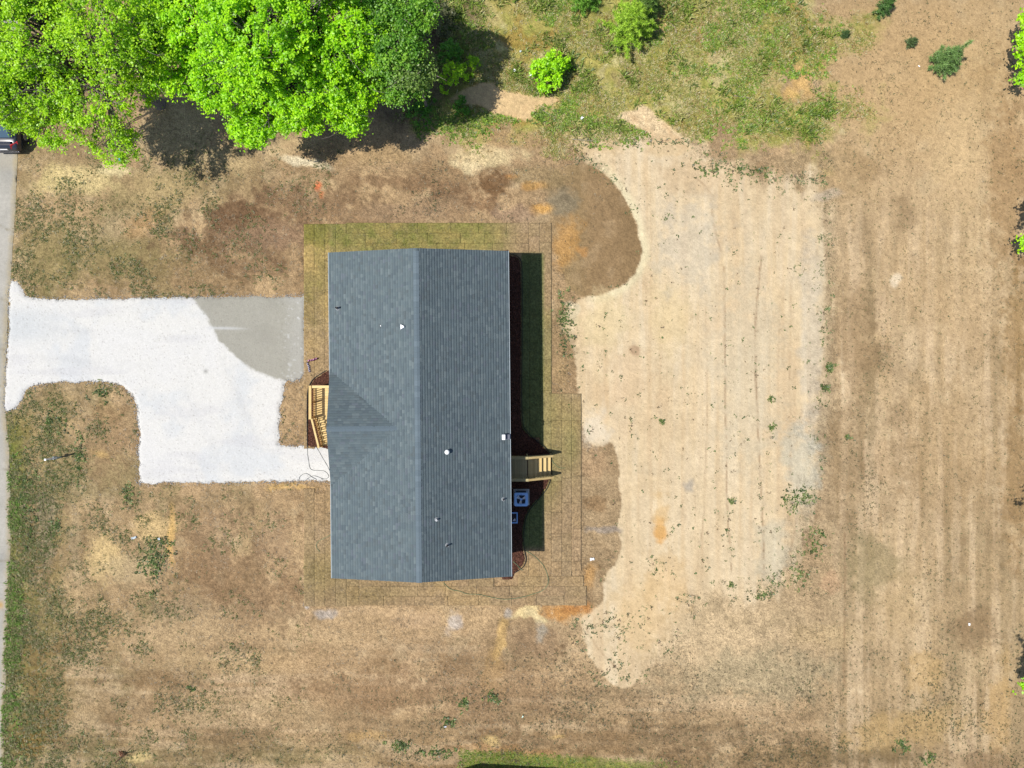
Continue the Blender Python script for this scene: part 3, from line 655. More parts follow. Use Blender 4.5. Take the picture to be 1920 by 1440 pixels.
# road along the left edge
def road_sdf(X, Y):
    return np.minimum(road_x(Y) - X + 2.2 * fbm(X, Y, 16, 70, 3), 60.0)
def road_z(X, Y, S):
    return -0.02 + 0.03 * sstep(S, -1, 4) + 0.004 * fbm(X, Y, 40, 71, 2)
def road_col(X, Y, S):
    c = np.empty(X.shape + (3,)); c[:] = lin((200, 195, 184))
    n = fbm(X, Y, 40, 72, 4); nf = fbm(X, Y, 7, 73, 3)
    def mix(m, col):
        nonlocal c
        c = c + (lin(col) - c) * np.clip(m, 0, 1)[..., None]
    mix(sstep(n, 0.0, 0.5) * 0.6, (216, 210, 198)); mix(sstep(-n, 0.0, 0.5) * 0.5, (174, 172, 166))
    mix(sstep(-S, -12, -2) * np.clip(0.7 + 0.6 * nf, 0, 1), (206, 190, 156))
    for yy, k in ((425, .3), (655, .1), (720, -.2), (1052, 0.05), (880, .1), (560, -.15)):
        mix(np.exp(-((Y - yy - k * X - 5 * fbm(X, Y, 20, 74, 3)) / 1.4) ** 2) * 0.6, (150, 138, 108))
    mix(np.exp(-(((X - 1) / 5) ** 2 + ((Y - 1134) / 7) ** 2)) * 0.9, (226, 176, 84))
    mix(sstep(Y, 280, 330) * sstep(-Y, -330, -290) * 0.6, (216, 200, 164))
    return c * (1 + 0.06 * nf)[..., None]
road = sheet('road', road_sdf, (-230, -600, 60, 2100), 4.5, road_z, road_col, M_ROAD)
tag(road, 'narrow worn concrete road along the left edge', kind='structure')

# ------------------------------------------------------------------ sod lawn laid in strips
LAWN = [(569, 420), (760, 418), (1031, 418), (1032, 520), (1034, 640), (1036, 738), (1090, 738), (1090, 905), (1096, 930), (1100, 1010), (1101, 1070), (1103, 1100), (1110, 1106), (1110, 1128), (1000, 1130), (800, 1136), (576, 1137), (575, 1000), (572, 905), (571, 700)]
def sod_rgb(x, y):
    nB = fbm(x, y, 60, 80, 4); nC = fbm(x, y, 16, 84, 4); nD = fbm(x, y, 5, 88, 3)
    c = np.empty(x.shape + (3,)); c[:] = lin((176, 150, 114))
    def mix(m, col):
        nonlocal c
        c = c + (lin(col) - c) * np.clip(m, 0, 1)[..., None]
    mix(sstep(nB, 0, 0.5) * 0.4, (192, 162, 112)); mix(sstep(-nB, 0, 0.5) * 0.4, (164, 138, 98))
    top = sstep(-y, -500, -455) * sstep(-x, -990, -900)
    mix(top * 0.85, (150, 143, 82)); mix(top * sstep(nC, 0, 0.5) * 0.6, (170, 150, 90)); mix(top * sstep(-nC, 0, 0.5) * 0.6, (132, 136, 68))
    lef = sstep(-x, -622, -612) * sstep(-y, -690, -470)
    mix(lef * 0.7, (160, 144, 82)); mix(lef * sstep(-nB, -0.1, 0.3) * 0.5, (128, 128, 62)); mix(lef * sstep(nB, 0.1, 0.4) * 0.6, (206, 176, 116))
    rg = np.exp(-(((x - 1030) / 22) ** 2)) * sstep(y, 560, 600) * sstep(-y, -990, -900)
    mix(rg * 0.5, (150, 146, 86)); mix(np.exp(-(((x - 1070) / 20) ** 2 + ((y - 830) / 55) ** 2)) * 0.55, (146, 146, 88)); mix(sstep(x, 974, 980) * sstep(-x, -1024, -1014) * sstep(y, 470, 480) * sstep(-y, -1035, -1020) * 0.8, (104, 124, 70))  # last mix paints the house shadow into the sod as darker green
    mix(np.exp(-(((x - 1050) / 40) ** 2 + ((y - 790) / 60) ** 2)) * 0.3, (160, 148, 96))
    bl = np.exp(-(((x - 600) / 60) ** 2 + ((y - 1075) / 40) ** 2)); mix(bl * 0.6, (152, 136, 88))
    mix(np.exp(-(((x - 700) / 60) ** 2 + ((y - 1115) / 20) ** 2)) * 0.5, (150, 132, 86))
    return c * 1.1 * (1 + 0.22 * nD + 0.12 * nC + 0.36 * (RNG.random(x.shape) - 0.5))[..., None]

lawn = bpy.data.objects.new('sod_lawn', None); COL.objects.link(lawn)
tag(lawn, 'strips of half dry sod laid round the house', kind='structure')
BED_F = smooth_poly([(640, 690), (612, 696), (600, 703), (586, 714), (579, 732), (577, 760), (577, 800), (577, 836), (600, 838), (640, 838)], 4)
BED_R = smooth_poly([(940, 478), (958, 478), (970, 482), (976, 492), (978, 520), (978, 640), (977, 740), (979, 790), (984, 806), (1000, 822), (1018, 836), (1031, 850), (1034, 872), (1031, 898), (1024, 916), (1008, 936), (992, 956), (984, 976), (981, 1000), (982, 1030), (985, 1048), (980, 1062), (966, 1072), (940, 1078)], 4)
def in_house(px, py):
    return 645 < px < 935 and 495 < py < 1045
def add_strip(x0, y0, x1, y1):
    xs = np.linspace(x0, x1, int(abs(x1 - x0) / 2.6) + 2); ys = np.linspace(y0, y1, int(abs(y1 - y0) / 2.6) + 2)
    cx, cy = (x0 + x1) / 2, (y0 + y1) / 2
    if in_house(cx, cy): return
    if sdf(np.array([cx]), np.array([cy]), LAWN)[0] < 0: return
    if sdf(np.array([cx]), np.array([cy]), POLY_DRIVE)[0] > 2: return
    if sdf(np.array([cx]), np.array([cy]), BED_R)[0] > 6 or sdf(np.array([cx]), np.array([cy]), BED_F)[0] > 6: return
    X, Y = np.meshgrid(xs, ys)
    k0 = random.uniform(0, 900); X, Y = X + 0.55 * fbm(X + k0, Y, 14, 90, 3), Y + 0.55 * fbm(X, Y + k0, 14, 91, 3)
    rz = random.uniform(0.022, 0.0245); tx = random.uniform(-.001, .001); gp = random.choice([0, 0, 0, 0, .2]); x0 += gp; y0 += gp * random.random()
    Z = rz + 0.006 * fbm(X, Y, 6, 92, 2) + tx * (X - cx) / 10
    n0, n1 = X.shape
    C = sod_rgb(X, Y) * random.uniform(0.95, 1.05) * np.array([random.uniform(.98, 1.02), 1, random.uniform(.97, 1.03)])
    V = np.stack([(X - 960) * G, (720 - Y) * G, Z], -1).reshape(-1, 3); C = C.reshape(-1, 3)
    idx = np.arange(n0 * n1).reshape(n0, n1)
    F = np.stack([idx[:-1, :-1], idx[1:, :-1], idx[1:, 1:], idx[:-1, 1:]], -1).reshape(-1, 4)
    rim = np.concatenate([idx[0, :], idx[1:, -1], idx[-1, -2::-1], idx[-2:0:-1, 0]])
    nb = len(V); B = V[rim].copy(); B[:, 2] = -0.05
    V = np.concatenate([V, B]); C = np.concatenate([C, np.tile(lin((140, 114, 82)), (len(rim), 1))])
    k = np.arange(len(rim)); k2 = (k + 1) % len(rim)
    S = np.stack([rim[k], rim[k2], nb + k2, nb + k], -1)
    o = mesh_np('sod_strip', V, np.concatenate([F, S]), M_SOD, C / KVEC, parent=lawn)
    return o
GAP = -0.06
def run_v(x0, x1, ya, yb, first):
    y = ya; L = first
    while y < yb - 3:
        y2 = min(y + L, yb)
        if yb - y2 < 14: y2 = yb
        add_strip(x0 + GAP, y + GAP, x1 - GAP, y2 - GAP)
        y = y2; L = random.choice([46, 52, 58, 62])
def run_h(y0, y1, xa, xb, first):
    x = xa; L = first
    while x < xb - 3:
        x2 = min(x + L, xb)
        if xb - x2 < 14: x2 = xb
        add_strip(x + GAP, y0 + GAP, x2 - GAP, y1 - GAP)
        x = x2; L = random.choice([46, 52, 58, 62])
for i, xx in enumerate((570, 590, 610, 630)):
    run_v(xx, xx + 20, 420, 1137, random.choice([24, 36, 50]))
for i, yy in enumerate((418, 437, 456, 475)):
    run_h(yy, yy + 19, 650, 992, random.choice([24, 36, 50]))
for i, xx in enumerate((952, 972, 992, 1012)):
    run_v(xx, xx + (20 if xx < 1012 else 22), 494 if xx < 992 else 418, 1080, random.choice([24, 36, 50]))
for i, xx in enumerate((1036, 1054, 1072)):
    run_v(xx - (2 if i == 0 else 0), xx + 18, 738, 1080 if i < 2 else 1070, random.choice([24, 36, 50]))
for i, yy in enumerate((1080, 1099, 1117)):
    run_h(yy, yy + (19 if i < 2 else 18), 650, 1092 + (8 if i else 2), random.choice([24, 36, 50]))
for i, yy in enumerate((1061,)):
    run_h(yy, yy + 19, 650, 952, 40)

# ------------------------------------------------------------------ mulch beds with black edging
def bed(name, poly, label, box):
    def f(X, Y): return sdf(X, Y, poly, 30)
    def z(X, Y, S): return 0.0 + 0.065 * sstep(S, -1, 5) + 0.018 * fbm(X, Y, 4, 95, 2)
    def cfn(X, Y, S):
        c = np.empty(X.shape + (3,)); c[:] = lin((104, 72, 60))
        n = fbm(X, Y, 10, 96, 3)[..., None]; r = RNG.random(X.shape)[..., None]
        return c * (1 + 0.35 * n + 0.7 * (r - 0.45))
    o = sheet(name, f, box, 1.6, z, cfn, M_MULCH)
    tag(o, label, kind='structure')
    return o
bed('mulch_bed', BED_F, 'reddish brown mulch bed round the front porch', (570, 680, 645, 845))
bed('mulch_bed', BED_R, 'dark mulch bed along the shaded right side of the house', (935, 470, 1042, 1085))
def edging(pts, label):
    P = smooth_poly(pts, 5, False)
    b = MB(); 
    for i in range(len(P) - 1):
        a = W3(*P[i], 0, 0.05); c = W3(*P[i + 1], 0, 0.05); d = (c - a).normalized() * 0.01
        b.bar(a - d, c + d, 0.03, 0.14)
    o = b.build('lawn_edging', M_BLACK); tag(o, label, 'edging', 'black plastic edging of the mulch beds')
edging([(612, 695), (600, 702), (586, 713), (578, 732), (576.5, 760), (576.5, 800), (577, 837)], 'black plastic edging curving round the front porch bed')
edging([(958, 477), (970, 481), (977, 491), (979, 520), (979, 640), (978, 740), (980, 790), (985, 805), (1000, 821), (1018, 835), (1030, 848)], 'long black plastic edging along the shaded wall above the rear steps')
edging([(1032, 898), (1025, 916), (1009, 936), (993, 956), (985, 976), (982, 1000), (983, 1030), (986, 1048), (981, 1062), (966, 1073)], 'black plastic edging curving round the bed by the air conditioner')
def chips(n, poly, box, name, label):
    xs = RNG.uniform(box[0], box[2], n * 3); ys = RNG.uniform(box[1], box[3], n * 3)
    k = sdf(xs, ys, poly, 20) > 1.5
    xs, ys = xs[k][:n], ys[k][:n]; n = len(xs)
    a = RNG.uniform(0, 6.28, n); L = RNG.uniform(.02, .06, n); w = RNG.uniform(.008, .018, n)
    c, s = np.cos(a), np.sin(a); X = (xs - 960) * G; Y = (720 - ys) * G; Z = RNG.uniform(.07, .09, n)
    t = RNG.uniform(-.02, .02, n)
    def pt(u, v, dz): return np.stack([X + u * L * c - v * w * s, Y + u * L * s + v * w * c, Z + dz], -1)
    V = np.stack([pt(-1, -1, -t), pt(1, -1, t), pt(1, 1, t), pt(-1, 1, -t)], 1).reshape(-1, 3)
    F = np.arange(4 * n).reshape(n, 4)
    base = lin((118, 80, 66)); col = base[None] * RNG.uniform(.35, 1.5, (n, 1))
    o = mesh_np(name, V, F, M_MULCH, np.repeat(col, 4, 0) / KVEC); tag(o, label, kind='stuff')
chips(5000, BED_F, (570, 680, 645, 845), 'mulch_chips', 'loose bark chips on the front bed')
chips(12000, BED_R, (940, 470, 1042, 1085), 'mulch_chips', 'loose bark chips on the rear bed')

# ------------------------------------------------------------------ the house
HC = (-4.811, -1.597); HROT = R(0.56)
W2, L2, ZE, ZR = 4.70, 8.515, 3.574, 4.60
SL = (ZR - ZE) / W2
house = thing('house', (HC[0], HC[1], 0), 'single storey house with dark grey shingled gable roof', 'house', HROT)
Minv = Matrix.Rotation(-HROT, 2)
GY0, GZ, GX, GS = -0.67, 4.36, -1.07, 0.257        # front cross gable: ridge y, ridge height, back end, slope
def roof_z(lx, ly):
    z = ZE + (W2 - abs(lx)) * SL
    if lx < GX: z = max(z, GZ - GS * abs(ly - GY0))
    return z
def roof_pt(px, py):
    h = 4.0
    for _ in range(6):
        x, y = W(px, py, h); v = Minv @ Vector((x - HC[0], y - HC[1])); h = roof_z(v.x, v.y)
    return Vector((v.x, v.y, h))

SHC = [(112, 132, 142), (120, 140, 148), (128, 146, 154), (104, 122, 134), (140, 158, 164), (110, 124, 130), (122, 134, 150)]
SHP = [.26, .24, .17, .14, .08, .07, .04]
def shingle_slope(name, org, down, along, run, length, exposure=0.1375, butt=0.016, shift=0.0, label=None):
    """rows of separate tabs; org = middle of the ridge, 'down' the slope, 'along' the ridge; each tab's lower edge stands proud"""
    org = np.array(org, float); down = np.array(down, float); down /= np.linalg.norm(down)
    along = np.array(along, float); up = np.cross(along, down); up *= np.sign(up[2])
    rows = int(round(run / exposure)); e = run / rows
    V = []; C = []; F = []
    cols = lin(np.array(SHC)); cols = (cols.mean(0) + (cols - cols.mean(0)) * .48) * np.array([1.13, 1.05, .99])
    for i in range(rows):
        u = -length / 2 - random.uniform(0, .25)
        while u < length / 2:
            w = random.choice([.14, .18, .2, .24, .28, .33])
            u0 = max(u, -length / 2); u1 = min(u + w, length / 2); u += w
            if u1 - u0 < 0.01: continue
            lift = butt * random.choice([0.75, 0.75, 1.0, 1.25])
            t = i * e; b = (i + 1) * e
            base = len(V)
            P = lambda uu, dd, hh: org + along * uu + down * dd + up * hh
            V += [P(u0, t, 0.001), P(u1, t, 0.001), P(u1, b, lift), P(u0, b, lift), P(u0, b, -0.004), P(u1, b, -0.004)]
            F += [(base, base + 3, base + 2, base + 1), (base + 3, base + 4, base + 5, base + 2)]
            c = cols[np.random.choice(len(cols), p=SHP)] * random.uniform(.93, 1.07)
            C += [c] * 6
    V = np.array(V); 
    o = mesh_np(name, V, np.array(F), M_SHINGLE, np.array(C) / KVEC, parent=house)
    o['kind'] = 'stuff'
    if label: o['label'] = label
    return o
np.random.seed(5)
rl = math.hypot(W2, ZR - ZE)
shingle_slope('shingles', (0, 0, ZR), (W2, 0, -(ZR - ZE)), (0, 1, 0), rl, 2 * L2, butt=0.009)
shingle_slope('shingles', (0, 0, ZR), (-W2, 0, -(ZR - ZE)), (0, 1, 0), rl, 2 * L2)
gl_run = math.hypot(3.05, 3.05 * GS)
glen = W2 + GX
gxm = (-W2 + GX) / 2
shingle_slope('gable_shingles', (gxm, GY0, GZ + .004), (0, 1, -GS), (1, 0, 0), gl_run, glen)
shingle_slope('gable_shingles', (gxm, GY0, GZ + .004), (0, -1, -GS), (1, 0, 0), gl_run, glen)
# roof deck under the shingles: a solid prism
b = MB(); t = 0.02; bt = 0.16
prof = [(-W2 + .005, ZE - t), (0, ZR - t), (W2 - .005, ZE - t), (W2 - .005, ZE - bt), (0, ZR - bt), (-W2 + .005, ZE - bt)]
b.add([(x, -L2 + .01, z) for x, z in prof] + [(x, L2 - .01, z) for x, z in prof],
      [(0, 1, 4, 5), (1, 2, 3, 4), (11, 10, 7, 6), (10, 9, 8, 7)] + [(i, i + 6, (i + 1) % 6 + 6, (i + 1) % 6) for i in range(6)])
b.build('roof', M_FASCIA, house)
b = MB()
zz = GZ - .03
prof = [(GY0 - 3.02, zz - 3.02 * GS), (GY0, zz), (GY0 + 3.02, zz - 3.02 * GS), (GY0 + 3.02, zz - 3.02 * GS - .1), (GY0, zz - .1), (GY0 - 3.02, zz - 3.02 * GS - .1)]
b.add([(-W2 + .006, y, z) for y, z in prof] + [(GX, y, z) for y, z in prof],
      [(0, 1, 4, 5), (1, 2, 3, 4), (11, 10, 7, 6), (10, 9, 8, 7)] + [(i, i + 6, (i + 1) % 6 + 6, (i + 1) % 6) for i in range(6)])
b.build('porch_gable', M_FASCIA, house)
# eave trim: a pale drip edge along both eaves, fascia boards on the rakes
for s in (-1, 1):
    MB().box((s * (W2 + .014), 0, ZE - .055), (.028, 2 * L2, .13)).build('fascia', M_FASCIA, house)
# ridge caps: overlapping folded shingles
def cap_mesh():
    b = MB(); w = .15; L = .31
    vs = []
    for y, dz in ((0, .034), (L, .012)):
        for x in (-w, 0, w):
            vs.append((x, y, dz - abs(x) * SL))
    for x in (-w, 0, w): vs.append((x, 0, .002 - abs(x) * SL))
    b.add(vs, [(0, 1, 4, 3), (1, 2, 5, 4), (6, 7, 1, 0), (7, 8, 2, 1)])
    return b
capcols = [flat('ridge cap %d' % i, tuple(alb((121 + 5 * i, 136 + 5 * i, 145 + 5 * i))), .9, var=.08, scale=30, spec=.1) for i in range(3)]
capme = [cap_mesh().mesh('ridge_cap', m) for m in capcols]
y = -L2
while y < L2 - .2:
    inst('ridge_cap', random.choice(capme), house, (0, y, ZR + .006), (0, 0, 0)); y += .143 * 2
x = -W2
gcap = MB()
for xx in np.arange(-W2, GX - .1, .25):
    v = []
    for k, dz in ((0, .03), (.3, .012)):
        for yy in (-.14, 0, .14): v.append((xx + k, GY0 + yy, GZ + dz - abs(yy) * GS))
    gcap.add(v, [(0, 3, 4, 1), (1, 4, 5, 2)])
gcap.build('gable_ridge', capcols[0], house)
# walls, foundation, windows and doors (they show from the side)
b = MB(); b.box((0, 0, 2.2), (8.7, 16.4, 2.5))
for s in (-1, 1):
    vs = [(-4.35, s * 8.2, 3.45), (4.35, s * 8.2, 3.45), (0, s * 8.2, 4.38)]
    vs += [(x, s * 8.18, z) for x, _, z in vs]
    b.add(vs, [(0, 1, 2), (5, 4, 3), (0, 2, 5, 3), (2, 1, 4, 5)])
b.build('wall', M_SIDING, house)
sid = MB()
for i in range(12):
    z = 1.05 + i * .2
    for s in (-1, 1):
        sid.box((s * 4.357, 0, z), (.014, 16.4, .03)); sid.box((0, s * 8.207, z), (8.7, .014, .03))
o = sid.build('siding_laps', M_TRIM, house); o['kind'] = 'stuff'
MB().box((0, 0, .475), (8.6, 16.3, .95)).build('foundation', M_BLOCK, house)
def window(x, y, w=.9, h=1.2, axis='x'):
    s = 1 if (x if axis == 'x' else y) > 0 else -1
    d = (.06, w, h) if axis == 'x' else (w, .06, h)
    fr = MB().box((0, 0, 0), d).build('window', M_TRIM, house, loc=(x + (.03 * s if axis == 'x' else 0), y + (.03 * s if axis == 'y' else 0), 2.35))
    for k in (-1, 1):
        d2 = (.02, w - .12, h / 2 - .09) if axis == 'x' else (w - .12, .02, h / 2 - .09)
        off = (.03 * s, 0, k * h / 4) if axis == 'x' else (0, .03 * s, k * h / 4)
        p = MB().box((0, 0, 0), d2).build('pane', M_GLASS, fr, loc=off)
for yv in (-6.3, -3.9, 2.6, 5.6): window(-4.36, yv)
for yv in (-6.0, 1.0, 4.0, 6.6): window(4.36, yv)
window(-2, 8.21, axis='y'); window(2, -8.21, axis='y')
for x, yv in ((-4.37, 0.55), (4.37, -3.03)):
    d = MB().box((0, 0, 0), (.06, .92, 2.05)).build('door', flat('door paint', (.25, .05, .04), .5), house, loc=(x, yv, 2.38 if x < 0 else 2.2))
    MB().lathe([(.0, 0), (.03, .005), (.03, .05), (.0, .06)], n=10).build('handle', M_METAL, d, loc=(.04 if x > 0 else -.04, .36, -.05))
for yv in (-3.4, 2.0):
    MB().box((0, 0, 0), (.14, .14, 2.15)).build('porch_post', M_TRIM, house, loc=(-4.55, yv, 2.4)) if yv > 0 else None

# roof vents: parts of the house
def pipe_vent(px, py, r=.045, h=.34, mat=M_PIPE, label=None):
    p = roof_pt(px, py)
    a = MB().lathe([(r, -.05), (r, h), (r * .75, h), (r * .75, h - .06), (0, h - .06)], n=14, cap=False).build('vent_pipe', mat, house, loc=p, smooth=False)
    sx = 1 if p.x > 0 else -1
    f = MB().lathe([(r + .07, .0), (r + .04, .02), (r + .02, .08), (r + .002, .09)], n=14, cap=False).build('flashing', M_LEAD, a, loc=(0, 0, .005))
    f.rotation_euler = (0, math.atan(SL) * sx, 0)
    if label: a['label'] = label
pipe_vent(633, 578, .05, .34, label='black vent pipe near the left eave')
pipe_vent(944, 936, .04, .26, label='small vent pipe near the right eave')
pipe_vent(839, 1022, .045, .34, label='vent pipe near the lower end of the roof')
pipe_vent(819, 974, .045, .25, M_METAL, label='bright metal vent pipe right of the ridge')
# white half-cone vent on the left slope
p = roof_pt(754, 613)
b = MB(); n = 8; rr = .17
vs = [(0.13, 0, .17)] + [(-.10, -rr, .03), (-.10, rr, .03), (-.10, -rr * .55, .11), (-.10, rr * .55, .11), (.16, -.03, .05), (.16, .03, .05)]
b.add([(-.09, -rr, .0), (-.09, rr, .0), (.14, .04, .05), (.14, -.04, .05), (-.05, -rr * .7, .16), (-.05, rr * .7, .16), (.11, .03, .17), (.11, -.03, .17)],
      [(0, 1, 5, 4), (1, 2, 6, 5), (2, 3, 7, 6), (3, 0, 4, 7), (4, 5, 6, 7)])
o = b.build('roof_vent', M_WHITEMETAL, house, loc=p); o['label'] = 'small white wedge shaped vent left of the ridge'
# square hooded vent by the right eave
p = roof_pt(948, 819)
o = MB().box((-.10, 0, .16), (.17, .27, .40)).build('roof_vent', M_WHITEMETAL, house, loc=p, bevel=.01); o['label'] = 'white square vent hood by the right eave'
MB().box((.10, 0, .05), (.24, .26, .14)).build('shadow_box', flat('vent shadow grey', (.10, .11, .14), .5), o)  # dark grey box standing in for the shadow the vent casts
# round mushroom vent
p = roof_pt(839, 847)
o = MB().lathe([(.07, -.02), (.07, .22), (.125, .20), (.125, .25), (.09, .30), (.04, .325), (0, .33)], n=18, cap=False).build('roof_vent', M_WHITEMETAL, house, loc=p, smooth=True)
o['label'] = 'white round capped vent right of the ridge'
p = roof_pt(714, 611)
o = MB().box((0, 0, .03), (.035, .06, .03)).build('roof_fleck', M_WHITEMETAL, house, loc=p)

# ------------------------------------------------------------------ front porch deck and steps
DF = 1.35; RF = 2.28
fp = thing('front_porch', (-10.2, -1.0, 0), 'pale wooden front porch with railing and steps on the left of the house', 'porch')
def PL(parent, v): return Vector(v) - parent.location
X0, X1 = -10.98, -9.2; YN, YS = -0.10, -1.90
me = MB().box((0, 0, 0), (X1 - X0, .138, .036)).mesh('plank', M_WOOD)
yy = YN - .07
while yy > YS:
    inst('plank', me, fp, PL(fp, ((X0 + X1) / 2, yy, DF - .018)), (random.uniform(-.006, .006), 0, 0)); yy -= .1435
for xx in (X0 + .02, X1 - .02):
    MB().box((0, 0, 0), (.04, YN - YS - .02, .18)).build('rim_joist', M_WOOD2, fp, loc=PL(fp, (xx, (YN + YS) / 2, DF - .13)))
for yv in (YN - .02, YS + .02):
    MB().box((0, 0, 0), (X1 - X0 - .1, .04, .18)).build('rim_joist', M_WOOD2, fp, loc=PL(fp, ((X0 + X1) / 2, yv, DF - .13)))
pm = MB().box((0, 0, 0), (.09, .09, RF - .02)).mesh('post', M_WOOD2)
for x, yv in ((X0 + .07, YN - .05), (X0 + .07, YS + .05), (X1 - .1, YN - .05), (X0 + .07, (YN + YS) / 2)):
    inst('post', pm, fp, PL(fp, (x, yv, (RF - .02) / 2)))
XR = X0 + .07
MB().box((0, 0, 0), (.14, YN - YS + .02, .038)).build('top_rail', M_WOOD, fp, loc=PL(fp, (XR - .01, (YN + YS) / 2, RF)))
MB().box((0, 0, 0), (X1 - X0 - .16, .14, .038)).build('top_rail', M_WOOD, fp, loc=PL(fp, ((X0 + X1) / 2 + .09, YN - .05, RF)))
MB().box((0, 0, 0), (.038, YN - YS - .1, .085)).build('lower_rail', M_WOOD2, fp, loc=PL(fp, (XR, (YN + YS) / 2, DF + .12)))
MB().box((0, 0, 0), (X1 - X0 - .2, .038, .085)).build('lower_rail', M_WOOD2, fp, loc=PL(fp, ((X0 + X1) / 2 + .05, YN - .05, DF + .12)))
MB().box((0, 0, 0), (.038, YN - YS - .1, .085)).build('upper_rail', M_WOOD2, fp, loc=PL(fp, (XR, (YN + YS) / 2, RF - .065)))
bal = MB().box((0, 0, 0), (.036, .036, RF - DF - .16)).mesh('baluster', M_WOOD2)
yy = YN - .16
while yy > YS + .1:
    inst('baluster', bal, fp, PL(fp, (XR + .037, yy, (RF + DF + .06) / 2 - .01))); yy -= .125
xx = X0 + .22
while xx < X1 - .15:
    inst('baluster', bal, fp, PL(fp, (xx, YN - .087, (RF + DF + .06) / 2 - .01))); xx += .125
NS = 7; TR = .265; RI = DF / (NS + 0.0)
SX0, SX1 = X0 + .12, -9.62
trm = MB().box((0, 0, 0), (SX1 - SX0 - .08, .128, .036)).mesh('tread_board', M_WOOD)
for i in range(1, NS):
    z = DF - i * RI; yv = YS - (i - .5) * TR
    for k in (-1, 1):
        inst('tread_board', trm, fp, PL(fp, ((SX0 + SX1) / 2, yv + k * .0665, z - .018)))
    MB().box((0, 0, 0), (SX1 - SX0 - .08, .02, RI - .04)).build('riser', M_WOOD2, fp, loc=PL(fp, ((SX0 + SX1) / 2, yv + .12, z + RI / 2 - .025)))
YE = YS - (NS - 1) * TR
for xx in (SX0 + .02, SX1 - .02):
    MB().bar((xx - fp.location.x, YS - fp.location.y, DF - .18), (xx - fp.location.x, YE - fp.location.y - .05, .06), .04, .26).build('stringer', M_WOOD2, fp)
for xx in (SX0 + .02, SX1 - .02):
    inst('newel_post', MB().box((0, 0, 0), (.09, .09, 1.0)).mesh('newel_post', M_WOOD2), fp, PL(fp, (xx, YE - .02, .5)))
    a = Vector((xx, YS + .02, RF)); e = Vector((xx + (.05 if xx < -10 else 0), YE - .08, .98))
    o = MB().bar(a - fp.location, e - fp.location, .10, .038).build('stair_rail', M_WOOD, fp)
    MB().bar(a - fp.location - Vector((0, 0, .75)), e - fp.location - Vector((0, 0, .75)), .038, .07).build('stair_lower_rail', M_WOOD2, fp)
    MB().bar(a - fp.location - Vector((0, 0, .06)), e - fp.location - Vector((0, 0, .06)), .038, .07).build('stair_upper_rail', M_WOOD2, fp)
    n = 13; sb_me = MB().box((0, 0, 0), (.036, .036, .74)).mesh('baluster', M_WOOD2)
    for k in range(n):
        f = (k + .5) / n; q = a.lerp(e, f)
        inst('baluster', sb_me, fp, PL(fp, (q.x + .035, q.y, q.z - .42)))

# ------------------------------------------------------------------ rear deck and steps
DR = 1.15; RR = 2.05
rp = thing('rear_deck', (0.2, -4.63, 0), 'small wooden rear deck with steps on the shaded right side', 'deck')
XA, XB = -0.44, 0.90; YT, YB = -4.02, -5.24
M_GREY = wood_mat('olive deck lumber', (0.36, 0.31, 0.17), (0.27, 0.235, 0.12))  # duller and greener than the step boards
me = MB().box((0, 0, 0), (.138, YT - YB - .02, .036)).mesh('plank', M_GREY)
xx = XA + .07
while xx < XB:
    inst('plank', me, rp, PL(rp, (xx, (YT + YB) / 2, DR - .018))); xx += .1435
for yv in (YT - .02, YB + .02):
    MB().box((0, 0, 0), (XB - XA, .04, .18)).build('rim_joist', M_GREY, rp, loc=PL(rp, ((XA + XB) / 2, yv, DR - .13)))
NT = 6; TRR = .26; RIR = DR / NT; XE = XB + (NT - 1) * TRR
trm = MB().box((0, 0, 0), (.128, YT - YB - .1, .036)).mesh('tread_board', M_WOOD)
for i in range(1, NT):
    z = DR - i * RIR; xv = XB + (i - .5) * TRR
    for k in (-1, 1):
        inst('tread_board', trm, rp, PL(rp, (xv + k * .0665, (YT + YB) / 2, z - .018)))
for yv in (YT - .03, YB + .03):
    s = 1 if yv > -4.6 else -1
    MB().bar(PL(rp, (XB, yv, DR - .18)), PL(rp, (XE + .05, yv, .06)), .04, .26).build('stringer', M_GREY, rp)
    for xv, hh in ((XA + .1, RR - .02), (XB - .05, RR - .02), (XE, .95)):
        inst('post', MB().box((0, 0, 0), (.09, .09, hh)).mesh('post', M_GREY), rp, PL(rp, (xv, yv + s * .03, hh / 2)))
    MB().box((0, 0, 0), (XB - XA, .14, .038)).build('top_rail', M_GREY, rp, loc=PL(rp, ((XA + XB) / 2, yv + s * .02, RR)))
    MB().box((0, 0, 0), (XB - XA - .1, .038, .085)).build('lower_rail', M_GREY, rp, loc=PL(rp, ((XA + XB) / 2, yv + s * .02, DR + .12)))
    a = Vector((XB - .02, yv + s * .02, RR - .002)); e = Vector((XE + .1, yv + s * .02, .97))
    MB().bar(a - rp.location, e - rp.location, .12, .038).build('stair_rail', M_WOOD, rp)
    MB().bar(a - rp.location - Vector((0, 0, .75)), e - rp.location - Vector((0, 0, .75)), .038, .07).build('stair_lower_rail', M_GREY, rp)
    bm_ = MB().box((0, 0, 0), (.036, .036, .80)).mesh('baluster', M_GREY)
    xv = XA + .2
    while xv < XB - .1:
        inst('baluster', bm_, rp, PL(rp, (xv, yv - s * .02, RR - .42))); xv += .125
    n = 9
    for k in range(n):
        q = a.lerp(e, (k + .5) / n)
        inst('baluster', bm_, rp, PL(rp, (q.x, yv - s * .02, q.z - .42)))

